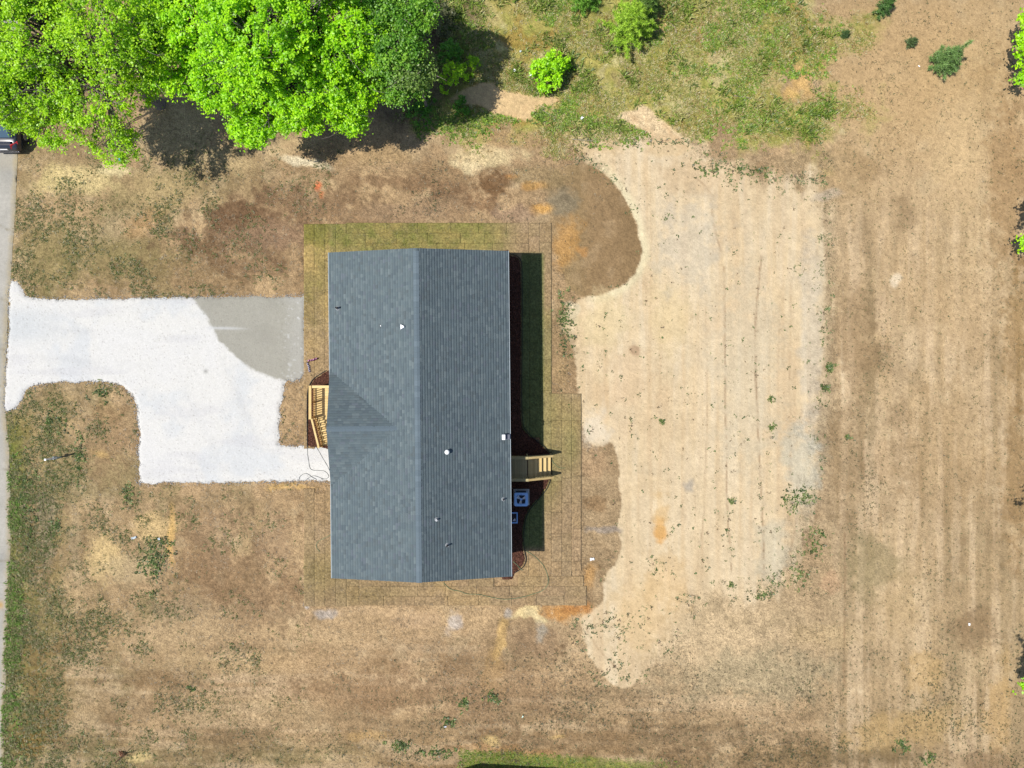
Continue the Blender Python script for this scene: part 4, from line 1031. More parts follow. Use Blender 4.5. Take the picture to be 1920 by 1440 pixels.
# ------------------------------------------------------------------ air conditioner and utility well
ac = thing('air_conditioner', (.51, -6.47, 0), 'boxy outdoor air conditioner, shade blue painted in, with round fan grille beside the rear deck', 'air conditioner')
MB().box((.03, .02, .05), (.90, .92, .12)).build('pad', M_CONCRETE, ac, bevel=.01)
def rrect(w, r, n=5):
    out = []
    for cx, cy, a0 in ((1, 1, 0), (-1, 1, 90), (-1, -1, 180), (1, -1, 270)):
        for k in range(n + 1):
            a = R(a0 + 90 * k / n); out.append((cx * (w / 2 - r) + r * math.cos(a), cy * (w / 2 - r) + r * math.sin(a)))
    return out
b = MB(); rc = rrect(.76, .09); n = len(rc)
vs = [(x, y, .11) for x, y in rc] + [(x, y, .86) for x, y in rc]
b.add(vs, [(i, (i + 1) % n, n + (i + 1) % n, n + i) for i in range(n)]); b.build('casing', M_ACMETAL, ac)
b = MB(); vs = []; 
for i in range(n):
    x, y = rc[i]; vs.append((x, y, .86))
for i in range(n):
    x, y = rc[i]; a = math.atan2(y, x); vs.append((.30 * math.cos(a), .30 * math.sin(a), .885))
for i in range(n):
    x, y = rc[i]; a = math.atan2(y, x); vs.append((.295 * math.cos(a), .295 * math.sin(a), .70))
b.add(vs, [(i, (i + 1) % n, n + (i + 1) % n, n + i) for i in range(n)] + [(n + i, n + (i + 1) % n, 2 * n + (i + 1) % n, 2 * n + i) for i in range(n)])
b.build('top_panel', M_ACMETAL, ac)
MB().lathe([(.0, .70), (.30, .70), (.30, .69), (0, .69)], n=24, cap=False).build('shroud', M_ACDARK, ac)
for k in range(3):
    a0 = R((145, 22, 262)[k])
    b = MB(); vs = []
    for rr, da, dz in ((.05, -.5, 0), (.05, .5, .03), (.285, .36, .06), (.285, -.36, -.0)):
        vs.append((rr * math.cos(a0 + da), rr * math.sin(a0 + da), .775 + dz))
    vs += [(x, y, z - .006) for x, y, z in vs]
    b.add(vs, [(0, 1, 2, 3), (7, 6, 5, 4), (0, 4, 5, 1), (1, 5, 6, 2), (2, 6, 7, 3), (3, 7, 4, 0)])
    b.build('fan_blade', M_WHITEMETAL, ac)
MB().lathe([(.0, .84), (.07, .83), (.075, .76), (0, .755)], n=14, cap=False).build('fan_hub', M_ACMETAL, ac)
b = MB()
for rr in (.10, .15, .20, .25):
    P = [(rr * math.cos(R(t)), rr * math.sin(R(t)), .887) for t in range(0, 361, 15)]
    b.tube(P, .0022, 4, False)
for k in range(8):
    a = R(45 * k); b.tube([(.07 * math.cos(a), .07 * math.sin(a), .887), (.31 * math.cos(a), .31 * math.sin(a), .887)], .003, 4, False)
b.build('fan_grille', M_ACDARK, ac)
sl = MB()
for i in range(18):
    z = .16 + i * .037
    for s in (-1, 1):
        sl.box((s * .382, 0, z), (.008, .56, .014)); sl.box((0, s * .382, z), (.56, .008, .014))
o = sl.build('louvres', M_ACDARK, ac); o['kind'] = 'stuff'

uw = thing('crawlspace_well', (.02, -7.62, 0), 'low pale rimmed crawl space well against the shaded wall below the air conditioner', 'vent well')
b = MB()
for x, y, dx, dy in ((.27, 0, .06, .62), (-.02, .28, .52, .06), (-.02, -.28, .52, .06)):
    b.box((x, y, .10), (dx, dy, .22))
b.build('rim', M_ACMETAL, uw)  # pale rim with the same shade blue put into its colour
MB().box((-.02, 0, .06), (.50, .5, .03)).build('well_floor', M_ACDARK, uw)
b = MB(); b.add([(.0, -.2, .10), (.2, -.2, .10), (.16, -.04, .16), (.08, -.1, .16), (.0, -.2, .08), (.2, -.2, .08), (.16, -.04, .08), (.08, -.1, .08)],
                [(0, 1, 2, 3), (0, 4, 5, 1), (1, 5, 6, 2), (2, 6, 7, 3), (3, 7, 4, 0)])
b.build('vent_cover', M_WHITEMETAL, uw)

# ------------------------------------------------------------------ hoses and cords
def cord(name, pts, r, mat, label, cat, z=.04, n=6):
    P = smooth_poly(pts, 6, False)
    o = MB().tube([W3(x, y, 0, z + .006 * math.sin(i * .9)) for i, (x, y) in enumerate(P)], r, n).build(name, mat, smooth=True)
    return tag(o, label, cat)
cord('power_cord', [(577, 836), (577, 850), (579, 864), (581, 876), (586, 881), (597, 882), (608, 883), (615, 889), (616, 895), (609, 898), (602, 898)], .013, M_HOSEK, 'grey cord looping over the gravel beside the front steps', 'cord', .045)
cord('power_cord', [(593, 837), (600, 849), (608, 863), (614, 873), (619, 884)], .012, M_HOSEK, 'grey cord running straight from the front steps to the house wall', 'cord', .048)
cord('power_cord', [(556, 912), (560, 902), (563, 893), (571, 888), (578, 889), (585, 894), (592, 898)], .012, M_HOSEK, 'grey cord curling across the lower edge of the gravel', 'cord', .05)
cord('power_cord', [(574, 900), (580, 895), (588, 892), (597, 894), (606, 898)], .010, M_HOSEK, 'short pale cord lying at the lower gravel edge near the house', 'cord', .055)
cord('garden_hose', [(832, 1092), (838, 1099), (847, 1105), (862, 1108), (876, 1113), (898, 1114), (920, 1119), (945, 1123), (975, 1120), (1000, 1113), (1018, 1106), (1027, 1094), (1027, 1080), (1020, 1062), (1008, 1048), (996, 1038), (985, 1032)], .013, M_HOSEG, 'thin green garden hose snaking over the brown sod below the house', 'hose', .055)
cord('garden_hose', [(962, 1052), (970, 1059), (976, 1066), (981, 1068)], .014, M_HOSEG, 'short green hose end on the mulch at the lower right corner', 'hose', .10)
cord('garden_hose', [(1030, 852), (1034, 862), (1042, 872), (1050, 877), (1060, 877)], .012, M_HOSEG, 'short green hose end curling on the sod right of the rear steps', 'hose', .05)
cord('garden_hose', [(640, 985), (619, 1003), (606, 1010), (596, 1016), (594, 1026), (600, 1034)], .012, M_HOSEG, 'pale green hose end on the sod left of the lower house wall', 'hose', .05)

# ------------------------------------------------------------------ garden flag
gf = thing('garden_flag', (*W(579, 680), 0), 'small striped garden flag folded in a corner beside the damp gravel', 'flag')
def flag_mat(name, a, bcol, ang):
    m, nt, bs = nodes(name); L = nt.links.new
    tc = N(nt, 'ShaderNodeTexCoord'); mp = N(nt, 'ShaderNodeMapping'); mp.inputs['Rotation'].default_value = (0, 0, R(ang))
    wv = N(nt, 'ShaderNodeTexWave'); wv.inputs['Scale'].default_value = 3.2
    cr = N(nt, 'ShaderNodeValToRGB'); cr.color_ramp.interpolation = 'CONSTANT'; cr.color_ramp.elements[1].position = .5
    cr.color_ramp.elements[0].color = (*a, 1); cr.color_ramp.elements[1].color = (*bcol, 1)
    L(tc.outputs['Object'], mp.inputs[0]); L(mp.outputs[0], wv.inputs['Vector']); L(wv.outputs[0], cr.inputs[0]); L(cr.outputs[0], bs.inputs['Base Color'])
    bs.inputs['Roughness'].default_value = .8
    return m
def cloth(name, a, e, h0, h1, mat):
    a = W3(*a); e = W3(*e); n = 8; V = []; F = []
    for i in range(n + 1):
        f = i / n; p = a.lerp(e, f); wob = .015 * math.sin(f * 9)
        nx = -(e - a).y; ny = (e - a).x; l = math.hypot(nx, ny)
        for k, z in ((0, h0), (1, h1)):
            o = wob + k * .09
            V.append((p.x + nx / l * o - gf.location.x, p.y + ny / l * o - gf.location.y, z))
    for i in range(n): F.append((2 * i, 2 * i + 2, 2 * i + 3, 2 * i + 1))
    o = mesh_np(name, V, F, mat, parent=gf)
    m = o.modifiers.new('thick', 'SOLIDIFY'); m.thickness = .006
    return o
cloth('flag_cloth', (579, 679), (597, 674), .05, .22, flag_mat('maroon stripes', (.07, .006, .05), (.42, .2, .33), 35))['label'] = 'maroon and pink striped half'
cloth('flag_cloth', (584.5, 697), (580, 679), .05, .22, flag_mat('navy stripes', (.03, .035, .15), (.55, .52, .62), 60))['label'] = 'navy and white striped half'
MB().tube([(0, 0, -.05), (0, 0, .42)], .008, 6).build('stake', M_BLACK, gf)

# ------------------------------------------------------------------ mailbox post
mp_ = thing('marker_post', (*W(115, 857), 0), 'slim white post standing on the dry verge below the driveway', 'post')
MB().box((0, 0, .95), (.075, .075, 1.0)).build('post', M_WHITEMETAL, mp_)
MB().box((0, 0, .22), (.065, .065, .5)).build('sleeve', M_FASCIA, mp_)
MB().box((0, .01, .58), (.05, .17, .34)).build('panel', M_FASCIA, mp_)
MB().box((0, 0, 1.455), (.1, .1, .02)).build('cap', M_WHITEMETAL, mp_)

# ------------------------------------------------------------------ parked car under the left tree (rear towards the camera's bottom)
car = thing('parked_car', (*W(24, 214), 0), 'dark navy parked car with red tail lights half under the left tree', 'car')
M_PAINT = flat('dark navy paint', (.018, .022, .034), .22, spec=.7, var=.05)
M_TAIL = flat('red tail light', (.45, .02, .03), .25, spec=.6, var=.15, scale=14)
M_CGLASS = flat('car glass', (.05, .09, .13), .06, spec=.9, var=.02)
M_TYRE = flat('tyre rubber', (.018, .018, .018), .9, var=.2)
secs = [(-2.32, .70, .38, .62, .60), (-2.22, .84, .30, .92, .72), (-1.9, .90, .24, 1.04, .78), (-1.2, .92, .22, 1.06, .80), (0, .93, .22, 1.02, .80), (1.1, .92, .22, .98, .78), (1.8, .88, .24, .88, .72), (2.2, .78, .30, .74, .6), (2.34, .6, .38, .6, .5)]
b = MB(); rings = []
for y, w, z0, z1, wt in secs:
    r = []
    for x, z in ((-w * .9, z0), (w * .9, z0), (w, z0 + .16), (w, z1 - .22), (w * .96, z1 - .08), (wt, z1), (-wt, z1), (-w * .96, z1 - .08), (-w, z1 - .22), (-w, z0 + .16)):
        r.append((x, y, z))
    rings.append(r)
k = 10
b.add([p for r in rings for p in r], [(i * k + j, i * k + (j + 1) % k, (i + 1) * k + (j + 1) % k, (i + 1) * k + j) for i in range(len(rings) - 1) for j in range(k)] + [tuple(range(k))[::-1], tuple((len(rings) - 1) * k + j for j in range(k))])
o = b.build('body', M_PAINT, car, smooth=True); mm = o.modifiers.new('sub', 'SUBSURF'); mm.levels = 1; mm.render_levels = 2
b = MB(); rings = []
for y, w, z in ((-1.75, .70, 1.02), (-1.15, .64, 1.40), (.2, .64, 1.45), (.55, .66, 1.38), (1.25, .74, .98)):
    rings.append([(-w - .08, y, .96), (w + .08, y, .96), (w, y, z), (-w, y, z)])
b.add([p for r in rings for p in r], [(i * 4 + j, i * 4 + (j + 1) % 4, (i + 1) * 4 + (j + 1) % 4, (i + 1) * 4 + j) for i in range(4) for j in range(4)] + [(3, 2, 1, 0), (16, 17, 18, 19)])
b.build('cabin', M_PAINT, car, bevel=.05)
b = MB(); b.add([(-.58, -1.70, 1.075), (.58, -1.70, 1.075), (.54, -1.2, 1.395), (-.54, -1.2, 1.395), (-.58, -1.69, 1.06), (.58, -1.69, 1.06), (.54, -1.19, 1.38), (-.54, -1.19, 1.38)],
                [(0, 1, 2, 3), (7, 6, 5, 4), (0, 4, 5, 1), (1, 5, 6, 2), (2, 6, 7, 3), (3, 7, 4, 0)]); b.build('rear_window', M_CGLASS, car)
b = MB(); b.add([(-.62, 1.24, 1.01), (.62, 1.24, 1.01), (.56, .58, 1.40), (-.56, .58, 1.40)], [(0, 1, 2, 3)]); b.build('windscreen', M_CGLASS, car)
for s in (-1, 1):
    b = MB(); b.add([(s * .45, -2.27, .80), (s * .86, -2.02, .82), (s * .90, -1.90, .96), (s * .52, -2.14, 1.0), (s * .45, -2.2, .78), (s * .84, -1.95, .80), (s * .86, -1.85, .93), (s * .5, -2.07, .97)],
                    [(0, 1, 2, 3), (7, 6, 5, 4), (0, 4, 5, 1), (1, 5, 6, 2), (2, 6, 7, 3), (3, 7, 4, 0)]); b.build('tail_light', M_TAIL, car)
    for yv in (-1.42, 1.42):
        w = MB().tube([(s * .72, yv, .33), (s * .93, yv, .33)], .33, 20).build('wheel', M_TYRE, car)
        MB().tube([(s * .90, yv, .33), (s * .945, yv, .33)], .2, 14).build('rim', M_METAL, w)
    MB().box((s * 1.0, .62, 1.0), (.18, .12, .12)).build('mirror', M_PAINT, car, bevel=.03)
MB().box((0, -2.3, .42), (1.45, .09, .14)).build('bumper', M_PAINT, car, bevel=.03)
MB().box((0, -2.275, .76), (.5, .03, .13)).build('number_plate', M_WHITEMETAL, car)
MB().box((0, -1.98, 1.075), (1.2, .14, .03)).build('spoiler', M_PAINT, car, bevel=.01)

# ------------------------------------------------------------------ vegetation
def crown_from_clumps(cl, per, leaf, cols, flat_=0.75, up=0.75, spread=None, seed=0, aspect=.62):
    """cl (n,4): clump centre + radius. Returns quads scattered in each clump, lying mostly level, coloured leaf by leaf"""
    rg = np.random.default_rng(seed)
    n = len(cl); tot = n * per
    ci = np.repeat(np.arange(n), per)
    d = rg.normal(size=(tot, 3)); d /= np.linalg.norm(d, axis=1)[:, None]
    r = np.minimum(np.abs(rg.normal(size=tot)) * .75 + .12, 2.2)
    p = cl[ci, :3] + d * (r * cl[ci, 3])[:, None] * np.array([1, 1, flat_])
    nrm = rg.normal(size=(tot, 3)) * .55 + d * .35; nrm[:, 2] = np.abs(nrm[:, 2]) + up
    nrm /= np.linalg.norm(nrm, axis=1)[:, None]
    t = np.cross(nrm, rg.normal(size=(tot, 3))); t /= np.linalg.norm(t, axis=1)[:, None] + 1e-9
    s = np.cross(nrm, t)
    L = leaf * rg.uniform(.6, 1.35, tot)[:, None]; Wd = L * aspect
    droop = nrm * L * rg.uniform(-.25, .05, tot)[:, None]
    V = np.stack([p - t * L * .5, p + s * Wd * .5 + droop * .2, p + t * L * .5 + droop, p - s * Wd * .5 + droop * .2], 1).reshape(-1, 3)
    F = np.arange(4 * tot).reshape(tot, 4)
    cols = np.array(cols); w = rg.random(n)[ci] * .6 + rg.random(tot) * .4
    i0 = np.clip((w * (len(cols) - 1)).astype(int), 0, len(cols) - 2); f = (w * (len(cols) - 1) - i0)[:, None]
    c = cols[i0] * (1 - f) + cols[i0 + 1] * f
    c = c * rg.uniform(.8, 1.2, (tot, 1))
    return V, F, np.repeat(c, 4, 0)

def limb(b, p0, p1, r0, r1, bow=.15, seg=5, rg=None):
    p0 = Vector(p0); p1 = Vector(p1); d = p1 - p0; L = d.length
    off = Vector((rg.uniform(-1, 1), rg.uniform(-1, 1), rg.uniform(0, 1))) * bow * L
    pts = []; rad = []
    for i in range(seg + 1):
        f = i / seg
        pts.append(p0 + d * f + off * math.sin(f * math.pi) + Vector((rg.uniform(-1, 1), rg.uniform(-1, 1), rg.uniform(-1, 1))) * .02 * L * (0 < i < seg))
        rad.append(r0 + (r1 - r0) * f)
    b.tube(pts, rad, 6, False)
    return pts

GREEN_BRIGHT = [(.16, .38, .004), (.27, .58, .006), (.38, .70, .008), (.48, .80, .012)]
GREEN_LIGHT = [(.15, .32, .006), (.26, .50, .008), (.38, .64, .012), (.50, .76, .020)]
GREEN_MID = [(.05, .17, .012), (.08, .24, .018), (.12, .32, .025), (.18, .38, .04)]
GREEN_DEEP = [(.05, .16, .012), (.10, .27, .018), (.19, .40, .03), (.32, .54, .05)]
GREEN_PINE = [(.05, .10, .015), (.08, .15, .02), (.12, .20, .03), (.16, .25, .04)]

def tree(name, base, height, label, lobes, per, leaf, cols, seed, clump_r=(.45, .9), density=1.0, trunk_r=.2, lean=(0, 0), group=None, trunk_top=.55, aspect=.62, sub=3, mat=None, bark=None, minz=1.5):
    """lobes: list of (dx, dy, z, rx, ry, rz, n clumps) in metres from the base"""
    rg = np.random.default_rng(seed); pr = random.Random(seed)
    t = thing(name, (base[0], base[1], 0), label, 'tree', group=group)
    b = MB(); top = Vector((lean[0], lean[1], height * trunk_top))
    tp = [Vector((0, 0, -.1)), Vector((lean[0] * .15, lean[1] * .15, height * .15)), Vector((lean[0] * .5, lean[1] * .5, height * .35)), top]
    b.tube(tp, [trunk_r * 1.35, trunk_r, trunk_r * .85, trunk_r * .6], 10, False)
    b.build('trunk', bark or M_BARK, t, smooth=True)
    lb = MB(); cls = []
    for (dx, dy, z, rx, ry, rz, n) in lobes:
        c = np.array([dx, dy, z]); pts = []
        while len(pts) < int(n * density):
            d = rg.normal(size=3); d /= np.linalg.norm(d)
            r = rg.uniform(.35, 1.0) ** .6
            if d[2] < -.45: continue
            q = c + d * r * np.array([rx, ry, rz])
            if q[2] < minz: continue
            pts.append(q)
        pts = np.array(pts)
        st = tp[2].lerp(top, pr.uniform(.2, 1))
        hub = Vector(c * .75 + np.array(st) * .25) - Vector((0, 0, rz * .3))
        main = limb(lb, st, hub, trunk_r * .5, trunk_r * .22, .12, 6, pr)
        far = pts[np.argsort(-np.linalg.norm(pts - c, axis=1))]
        for q in far[:max(4, int(len(pts) * .4))]:
            s0 = main[pr.randrange(2, len(main))]
            m2 = limb(lb, s0, Vector(q), trunk_r * .16, .012, .12, 5, pr)
            for _ in range(sub):
                s1 = m2[pr.randrange(1, len(m2) - 1)]
                limb(lb, s1, s1 + Vector((pr.uniform(-1, 1), pr.uniform(-1, 1), pr.uniform(-.2, .7))) * pr.uniform(.4, 1.1), .018, .005, .2, 3, pr)
        cls.append(np.concatenate([pts, rg.uniform(clump_r[0], clump_r[1], (len(pts), 1))], 1))
    lb.build('limbs', bark or M_BARK, t, smooth=True)
    cl = np.concatenate(cls)
    V, F, C = crown_from_clumps(cl, per, leaf, cols, seed=seed, aspect=aspect)
    mesh_np('crown', V, F, mat or M_LEAF, C, parent=t)
    return t

def img2w(px, py, h): return np.array(W(px, py, h))
def lobes_img(base, L):
    """lobes given where they show in the photo: px, py, height, radius in photo pixels (x, y), rz metres, n"""
    out = []
    for px, py, h, rpx, rpy, rz, n in L:
        p = img2w(px, py, h); f = G * (H - h) / H
        out.append((p[0] - base[0], p[1] - base[1], h, rpx * f, rpy * f, rz, n))
    return out

# big sparse tree at the far left: limbs show through
bA = W(300, 196)
tree('broadleaf_tree', bA, 12, 'large sparse light green tree over the top left corner with bare limbs showing', lobes_img(bA, [
    (60, 60, 9, 95, 90, 1.6, 60), (190, 60, 9.5, 90, 80, 1.6, 44), (60, 175, 7.5, 85, 60, 1.5, 52), (170, 185, 8, 80, 55, .7, 20), (215, 268, 5, 48, 42, .6, 13), (110, 240, 6, 60, 40, .7, 15), (280, 70, 8.6, 60, 66, 1.2, 30), (262, 130, 7.4, 40, 40, .5, 9), (40, 226, 4.8, 36, 20, .5, 10),
    (20, -20, 10, 90, 60, 1.4, 40), (-40, 130, 8.5, 60, 110, 1.5, 40), (255, 180, 6, 40, 40, .8, 8)]),
     56, .112, GREEN_LIGHT, 21, clump_r=(.14, .40), density=3.6, trunk_r=.26, sub=4, trunk_top=.5)
bB = W(585, 190)
tree('broadleaf_tree', bB, 11, 'big dense bright green tree with round lobes above the house', lobes_img(bB, [
    (480, 60, 8.6, 110, 100, 2.0, 110), (380, 40, 8, 85, 90, 1.8, 80), (600, 60, 7, 110, 95, 1.5, 110), (560, 150, 6.2, 110, 70, 1.4, 84), (430, 150, 6.5, 90, 60, 1.5, 64), (475, 235, 4.6, 45, 38, 1.0, 30), (650, 175, 5.2, 60, 60, 1.1, 46),
    (655, 220, 4.4, 34, 30, .8, 20), (698, 70, 6.3, 34, 80, 1.0, 36), (500, -50, 8.8, 190, 60, 1.5, 100), (312, 120, 7, 50, 56, 1.1, 34), (300, 30, 8, 60, 60, 1.2, 40), (560, 225, 4.6, 50, 26, .8, 22)]),
     76, .125, GREEN_BRIGHT, 22, clump_r=(.12, .36), density=3.4, trunk_r=.3, trunk_top=.5)
bC = W(770, 150)
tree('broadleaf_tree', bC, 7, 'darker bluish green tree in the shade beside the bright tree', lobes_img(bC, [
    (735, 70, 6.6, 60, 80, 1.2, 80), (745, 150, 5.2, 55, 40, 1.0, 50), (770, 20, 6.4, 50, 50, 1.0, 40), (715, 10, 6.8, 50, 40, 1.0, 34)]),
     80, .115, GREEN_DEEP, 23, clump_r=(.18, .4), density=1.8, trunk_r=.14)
bD = W(800, 200)
tree('broadleaf_tree', bD, 6.5, 'small pale yellow green tree at the lower tip of the shaded dark tree', lobes_img(bD, [(762, 128, 6.1, 26, 30, .5, 40), (790, 140, 5.4, 16, 26, .4, 18)]),
     160, .13, [(.09, .17, .03), (.15, .26, .05), (.22, .34, .07), (.28, .40, .1)], 24, clump_r=(.25, .45), trunk_r=.07)

def shrub(px, py, rad, h, label, cols, seed, n=30, per=90, leaf=.1, group=None, name='shrub', rz=None):
    x, y = W(px, py)
    rg = np.random.default_rng(seed); pr = random.Random(seed)
    t = thing(name, (x, y, 0), label, 'shrub', group=group)
    n = n * 3; per = per // 3; b = MB(); cl = []
    for i in range(n):
        a = rg.uniform(0, 6.28); r = rad * math.sqrt(rg.uniform(0, 1)) * (1 + .28 * math.sin(2 * a + seed) + .22 * math.sin(3 * a + 2 * seed)); z = h * rg.uniform(.3, 1) * (1 - .45 * (r / rad) ** 2)
        q = (r * math.cos(a), r * math.sin(a), z); cl.append((*q, rg.uniform(.08, .2) * max(.6, min(1.2, rad))))
        if i % 7 == 0: limb(b, (0, 0, 0), q, .022, .006, .1, 4, pr)
    b.build('stem', M_BARK, t)
    V, F, C = crown_from_clumps(np.array(cl), per, leaf, cols, seed=seed)
    mesh_np('foliage', V, F, M_LEAF, C, parent=t)
    return t
shrub(1031, 143, 1.0, 2.0, 'round bright green bush beside the straw coloured sand patch', GREEN_BRIGHT, 31, 44, 120, .13)
shrub(852, 152, .75, 1.8, 'bright green sapling bush at the left tip of the sand patch', GREEN_LIGHT, 32, 22, 80, .12)
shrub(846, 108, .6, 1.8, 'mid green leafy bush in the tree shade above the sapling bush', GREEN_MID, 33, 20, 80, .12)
shrub(888, 125, .4, 1.0, 'small yellow green bush at the edge of the tree shade', GREEN_LIGHT, 34, 10, 70, .1)
shrub(812, 45, 1.4, 1.5, 'dusty olive brush at the top edge of the tree shade', [(.06, .08, .03), (.10, .12, .05), (.16, .17, .08), (.22, .20, .1)], 35, 40, 90, .1)
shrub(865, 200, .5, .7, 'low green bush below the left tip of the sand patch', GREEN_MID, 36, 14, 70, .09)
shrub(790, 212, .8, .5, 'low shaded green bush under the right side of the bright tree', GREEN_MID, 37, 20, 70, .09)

def pine(px, py, h, rad, label, seed, cols=GREEN_PINE, whorls=7, leader=.25, group='young pines in the clearing', per=26, bare=.1):
    x, y = W(px, py); rg = np.random.default_rng(seed); pr = random.Random(seed)
    t = thing('young_pine', (x, y, 0), label, 'tree', group=None)
    b = MB(); b.tube([(0, 0, -.05), (.02, 0, h * .5), (0, 0, h)], [.02 + .016 * h, .012 + .009 * h, .008], 7, False); b.build('trunk', M_BARK, t)
    bb = MB(); tufts = []
    for w in range(whorls):
        f = w / max(1, whorls - 1); z = h * (bare + (1 - leader - bare) * f)
        rr = rad * (1 - .72 * f) * rg.uniform(.85, 1.1)
        nb = pr.choice([6, 7, 8])
        a0 = rg.uniform(0, 6.28)
        for k in range(nb):
            a = a0 + 6.283 * k / nb + rg.uniform(-.3, .3); L = rr * rg.uniform(.7, 1.15)
            e = Vector((L * math.cos(a), L * math.sin(a), z + L * rg.uniform(.15, .55)))
            bb.tube([(0, 0, z), Vector((0, 0, z)).lerp(e, .5) - Vector((0, 0, .04)), e], [.012 * h / 2, .009 * h / 2, .004], 5, False)
            for q in np.linspace(.3, 1, max(3, int(L / .12))):
                p = Vector((0, 0, z)).lerp(e, q); tufts.append((p.x + rg.normal() * .05 * L, p.y + rg.normal() * .05 * L, p.z))
    for z in np.linspace(h * (1 - leader), h, max(3, int(h * leader / .14))): tufts.append((0, 0, z))
    bb.build('limbs', M_BARK, t)
    T = np.repeat(np.array(tufts), per, 0); n = len(T)
    d = rg.normal(size=(n, 3)); d[:, 2] = d[:, 2] * .7 + .4; d /= np.linalg.norm(d, axis=1)[:, None]
    s = np.cross(d, rg.normal(size=(n, 3))); s /= np.linalg.norm(s, axis=1)[:, None]
    L = rg.uniform(.13, .26, (n, 1)) * (1 if h > 1.5 else .7); wd = .016
    V = np.stack([T - s * wd, T + s * wd, T + d * L], 1).reshape(-1, 3); F = np.arange(3 * n).reshape(n, 3)
    cols = np.array(cols); c = cols[rg.integers(0, len(cols), n)] * 1.7 * rg.uniform(.75, 1.25, (n, 1))
    mesh_np('needles', V, F, M_NEEDLE, np.repeat(c, 3, 0), parent=t)
    return t
pine(1176, 64, 2.8, 1.5, 'bushy yellow green young pine with a dark shadow near the top', 41, [(.11, .20, .015), (.17, .28, .025), (.24, .37, .035), (.30, .44, .05)], 10, .10, per=34, bare=.04)
pine(1206, 30, 2.2, .8, 'darker young pine behind the bushy yellow green pine', 42, [(.05, .10, .02), (.08, .14, .03), (.12, .20, .04)], 6, .2, per=34)
pine(1092, 12, 1.8, .8, 'young pine cut by the top edge left of the bushy pine', 43, [(.06, .15, .015), (.10, .22, .025), (.15, .28, .04)], 6, .15, per=34)
pine(1758, 124, 3.0, .95, 'dark green young pine with a long leader alone in the tan field', 44, [(.07, .13, .04), (.10, .175, .05), (.14, .225, .07)], 8, .42, per=34, bare=.05)
pine(1650, 22, 1.5, .55, 'small dark pine seedling near the top edge of the tan field', 45, [(.035, .08, .02), (.055, .12, .03), (.08, .15, .04)], 5, .2, per=30)
pine(1704, 84, .7, .32, 'tiny dull green pine seedling left of the lone pine', 46, [(.05, .08, .03), (.07, .11, .04)], 4, .2, per=16)
pine(1582, 68, .55, .2, 'tiny lone seedling at the right edge of the brush', 47, [(.04, .08, .03), (.06, .1, .03)], 3, .2, per=16)

# trees along the right edge: their boughs and shadows reach into the picture
def redge(name, px, py, height, lobes, label, seed, per=44, leaf=.17, cols=GREEN_BRIGHT, tr=.16, **k):
    b = W(px, py)
    return tree(name, b, height, label, lobes_img(b, lobes), per, leaf, cols, seed, clump_r=(.14, .4), density=1.5, trunk_r=tr, **k)
redge('broadleaf_tree', 1905, 118, 4.2, [(1940, 78, 3.0, 34, 22, .6, 22), (1936, 108, 2.6, 34, 14, .5, 14), (1928, 145, 2.0, 14, 14, .4, 7), (1930, 38, 3.0, 14, 20, .5, 9)], 'bright green small tree cut by the right edge near the top', 51, minz=.6)
redge('broadleaf_tree', 1960, 455, 8, [(2060, 400, 8.0, 100, 80, 1.2, 50), (1965, 385, 4.4, 26, 34, .7, 20), (1940, 455, 2.6, 22, 20, .5, 14)], 'broadleaf tree at the right edge above the middle with leaf shadows on the tan soil', 52, minz=.8)
redge('broadleaf_tree', 1955, 1000, 8, [(2010, 1010, 6.4, 60, 40, .8, 22), (2100, 1010, 7.5, 80, 80, 1.2, 40)], 'broadleaf tree beyond the right edge below the middle', 53)
redge('broadleaf_tree', 1950, 1285, 10, [(2040, 1400, 8.5, 80, 70, 1.0, 50), (2160, 1400, 9, 120, 120, 1.6, 70), (1940, 1290, 1.6, 16, 16, .5, 12)], 'tall broadleaf tree at the lower right edge casting a wide leaf shadow', 54, minz=.6)

# ------------------------------------------------------------------ weeds, grass and litter too many to count
def blades(name, xs, ys, size, k, cols, label, tilt=(.15, .9), width=.14, colfn=None, z0=0.0):
    n = len(xs); rg = np.random.default_rng(len(name) + n)
    X = np.repeat((xs - 960) * G, k); Y = np.repeat((720 - ys) * G, k); S = np.repeat(size, k); n2 = n * k
    a = rg.uniform(0, 6.283, n2); el = rg.uniform(tilt[0], tilt[1], n2); L = S * rg.uniform(.5, 1.15, n2)
    dx, dy, dz = np.cos(a) * np.cos(el), np.sin(a) * np.cos(el), np.sin(el)
    w = L * width; px_, py_ = -np.sin(a) * w, np.cos(a) * w
    ox = rg.normal(size=n2) * S * .22; oy = rg.normal(size=n2) * S * .22
    B = np.stack([X + ox, Y + oy, np.full(n2, z0)], -1)
    m = B + np.stack([dx, dy, dz], -1) * L[:, None] * .55; tip = B + np.stack([dx, dy, dz * .75], -1) * L[:, None]
    pw = np.stack([px_, py_, np.zeros(n2)], -1)
    V = np.stack([B, m + pw, tip, m - pw], 1).reshape(-1, 3); F = np.arange(4 * n2).reshape(n2, 4)
    cols = np.array(cols); ci = np.repeat(rg.integers(0, len(cols), n), k)
    c = cols[ci] * 1.45 * rg.uniform(.7, 1.3, (n2, 1))
    o = mesh_np(name, V, F, M_BLADE, np.repeat(c, 4, 0)); tag(o, label, kind='stuff')
    return o
def scatter(n, dens, box, seed):
    rg = np.random.default_rng(seed); ox = []; oy = []; tot = 0
    for _ in range(40):
        x = rg.uniform(box[0], box[2], n * 2); y = rg.uniform(box[1], box[3], n * 2)
        d = dens(x, y); keep = rg.random(len(x)) < d
        ox.append(x[keep]); oy.append(y[keep]); tot += keep.sum()
        if tot >= n: break
    return np.concatenate(ox)[:n], np.concatenate(oy)[:n]
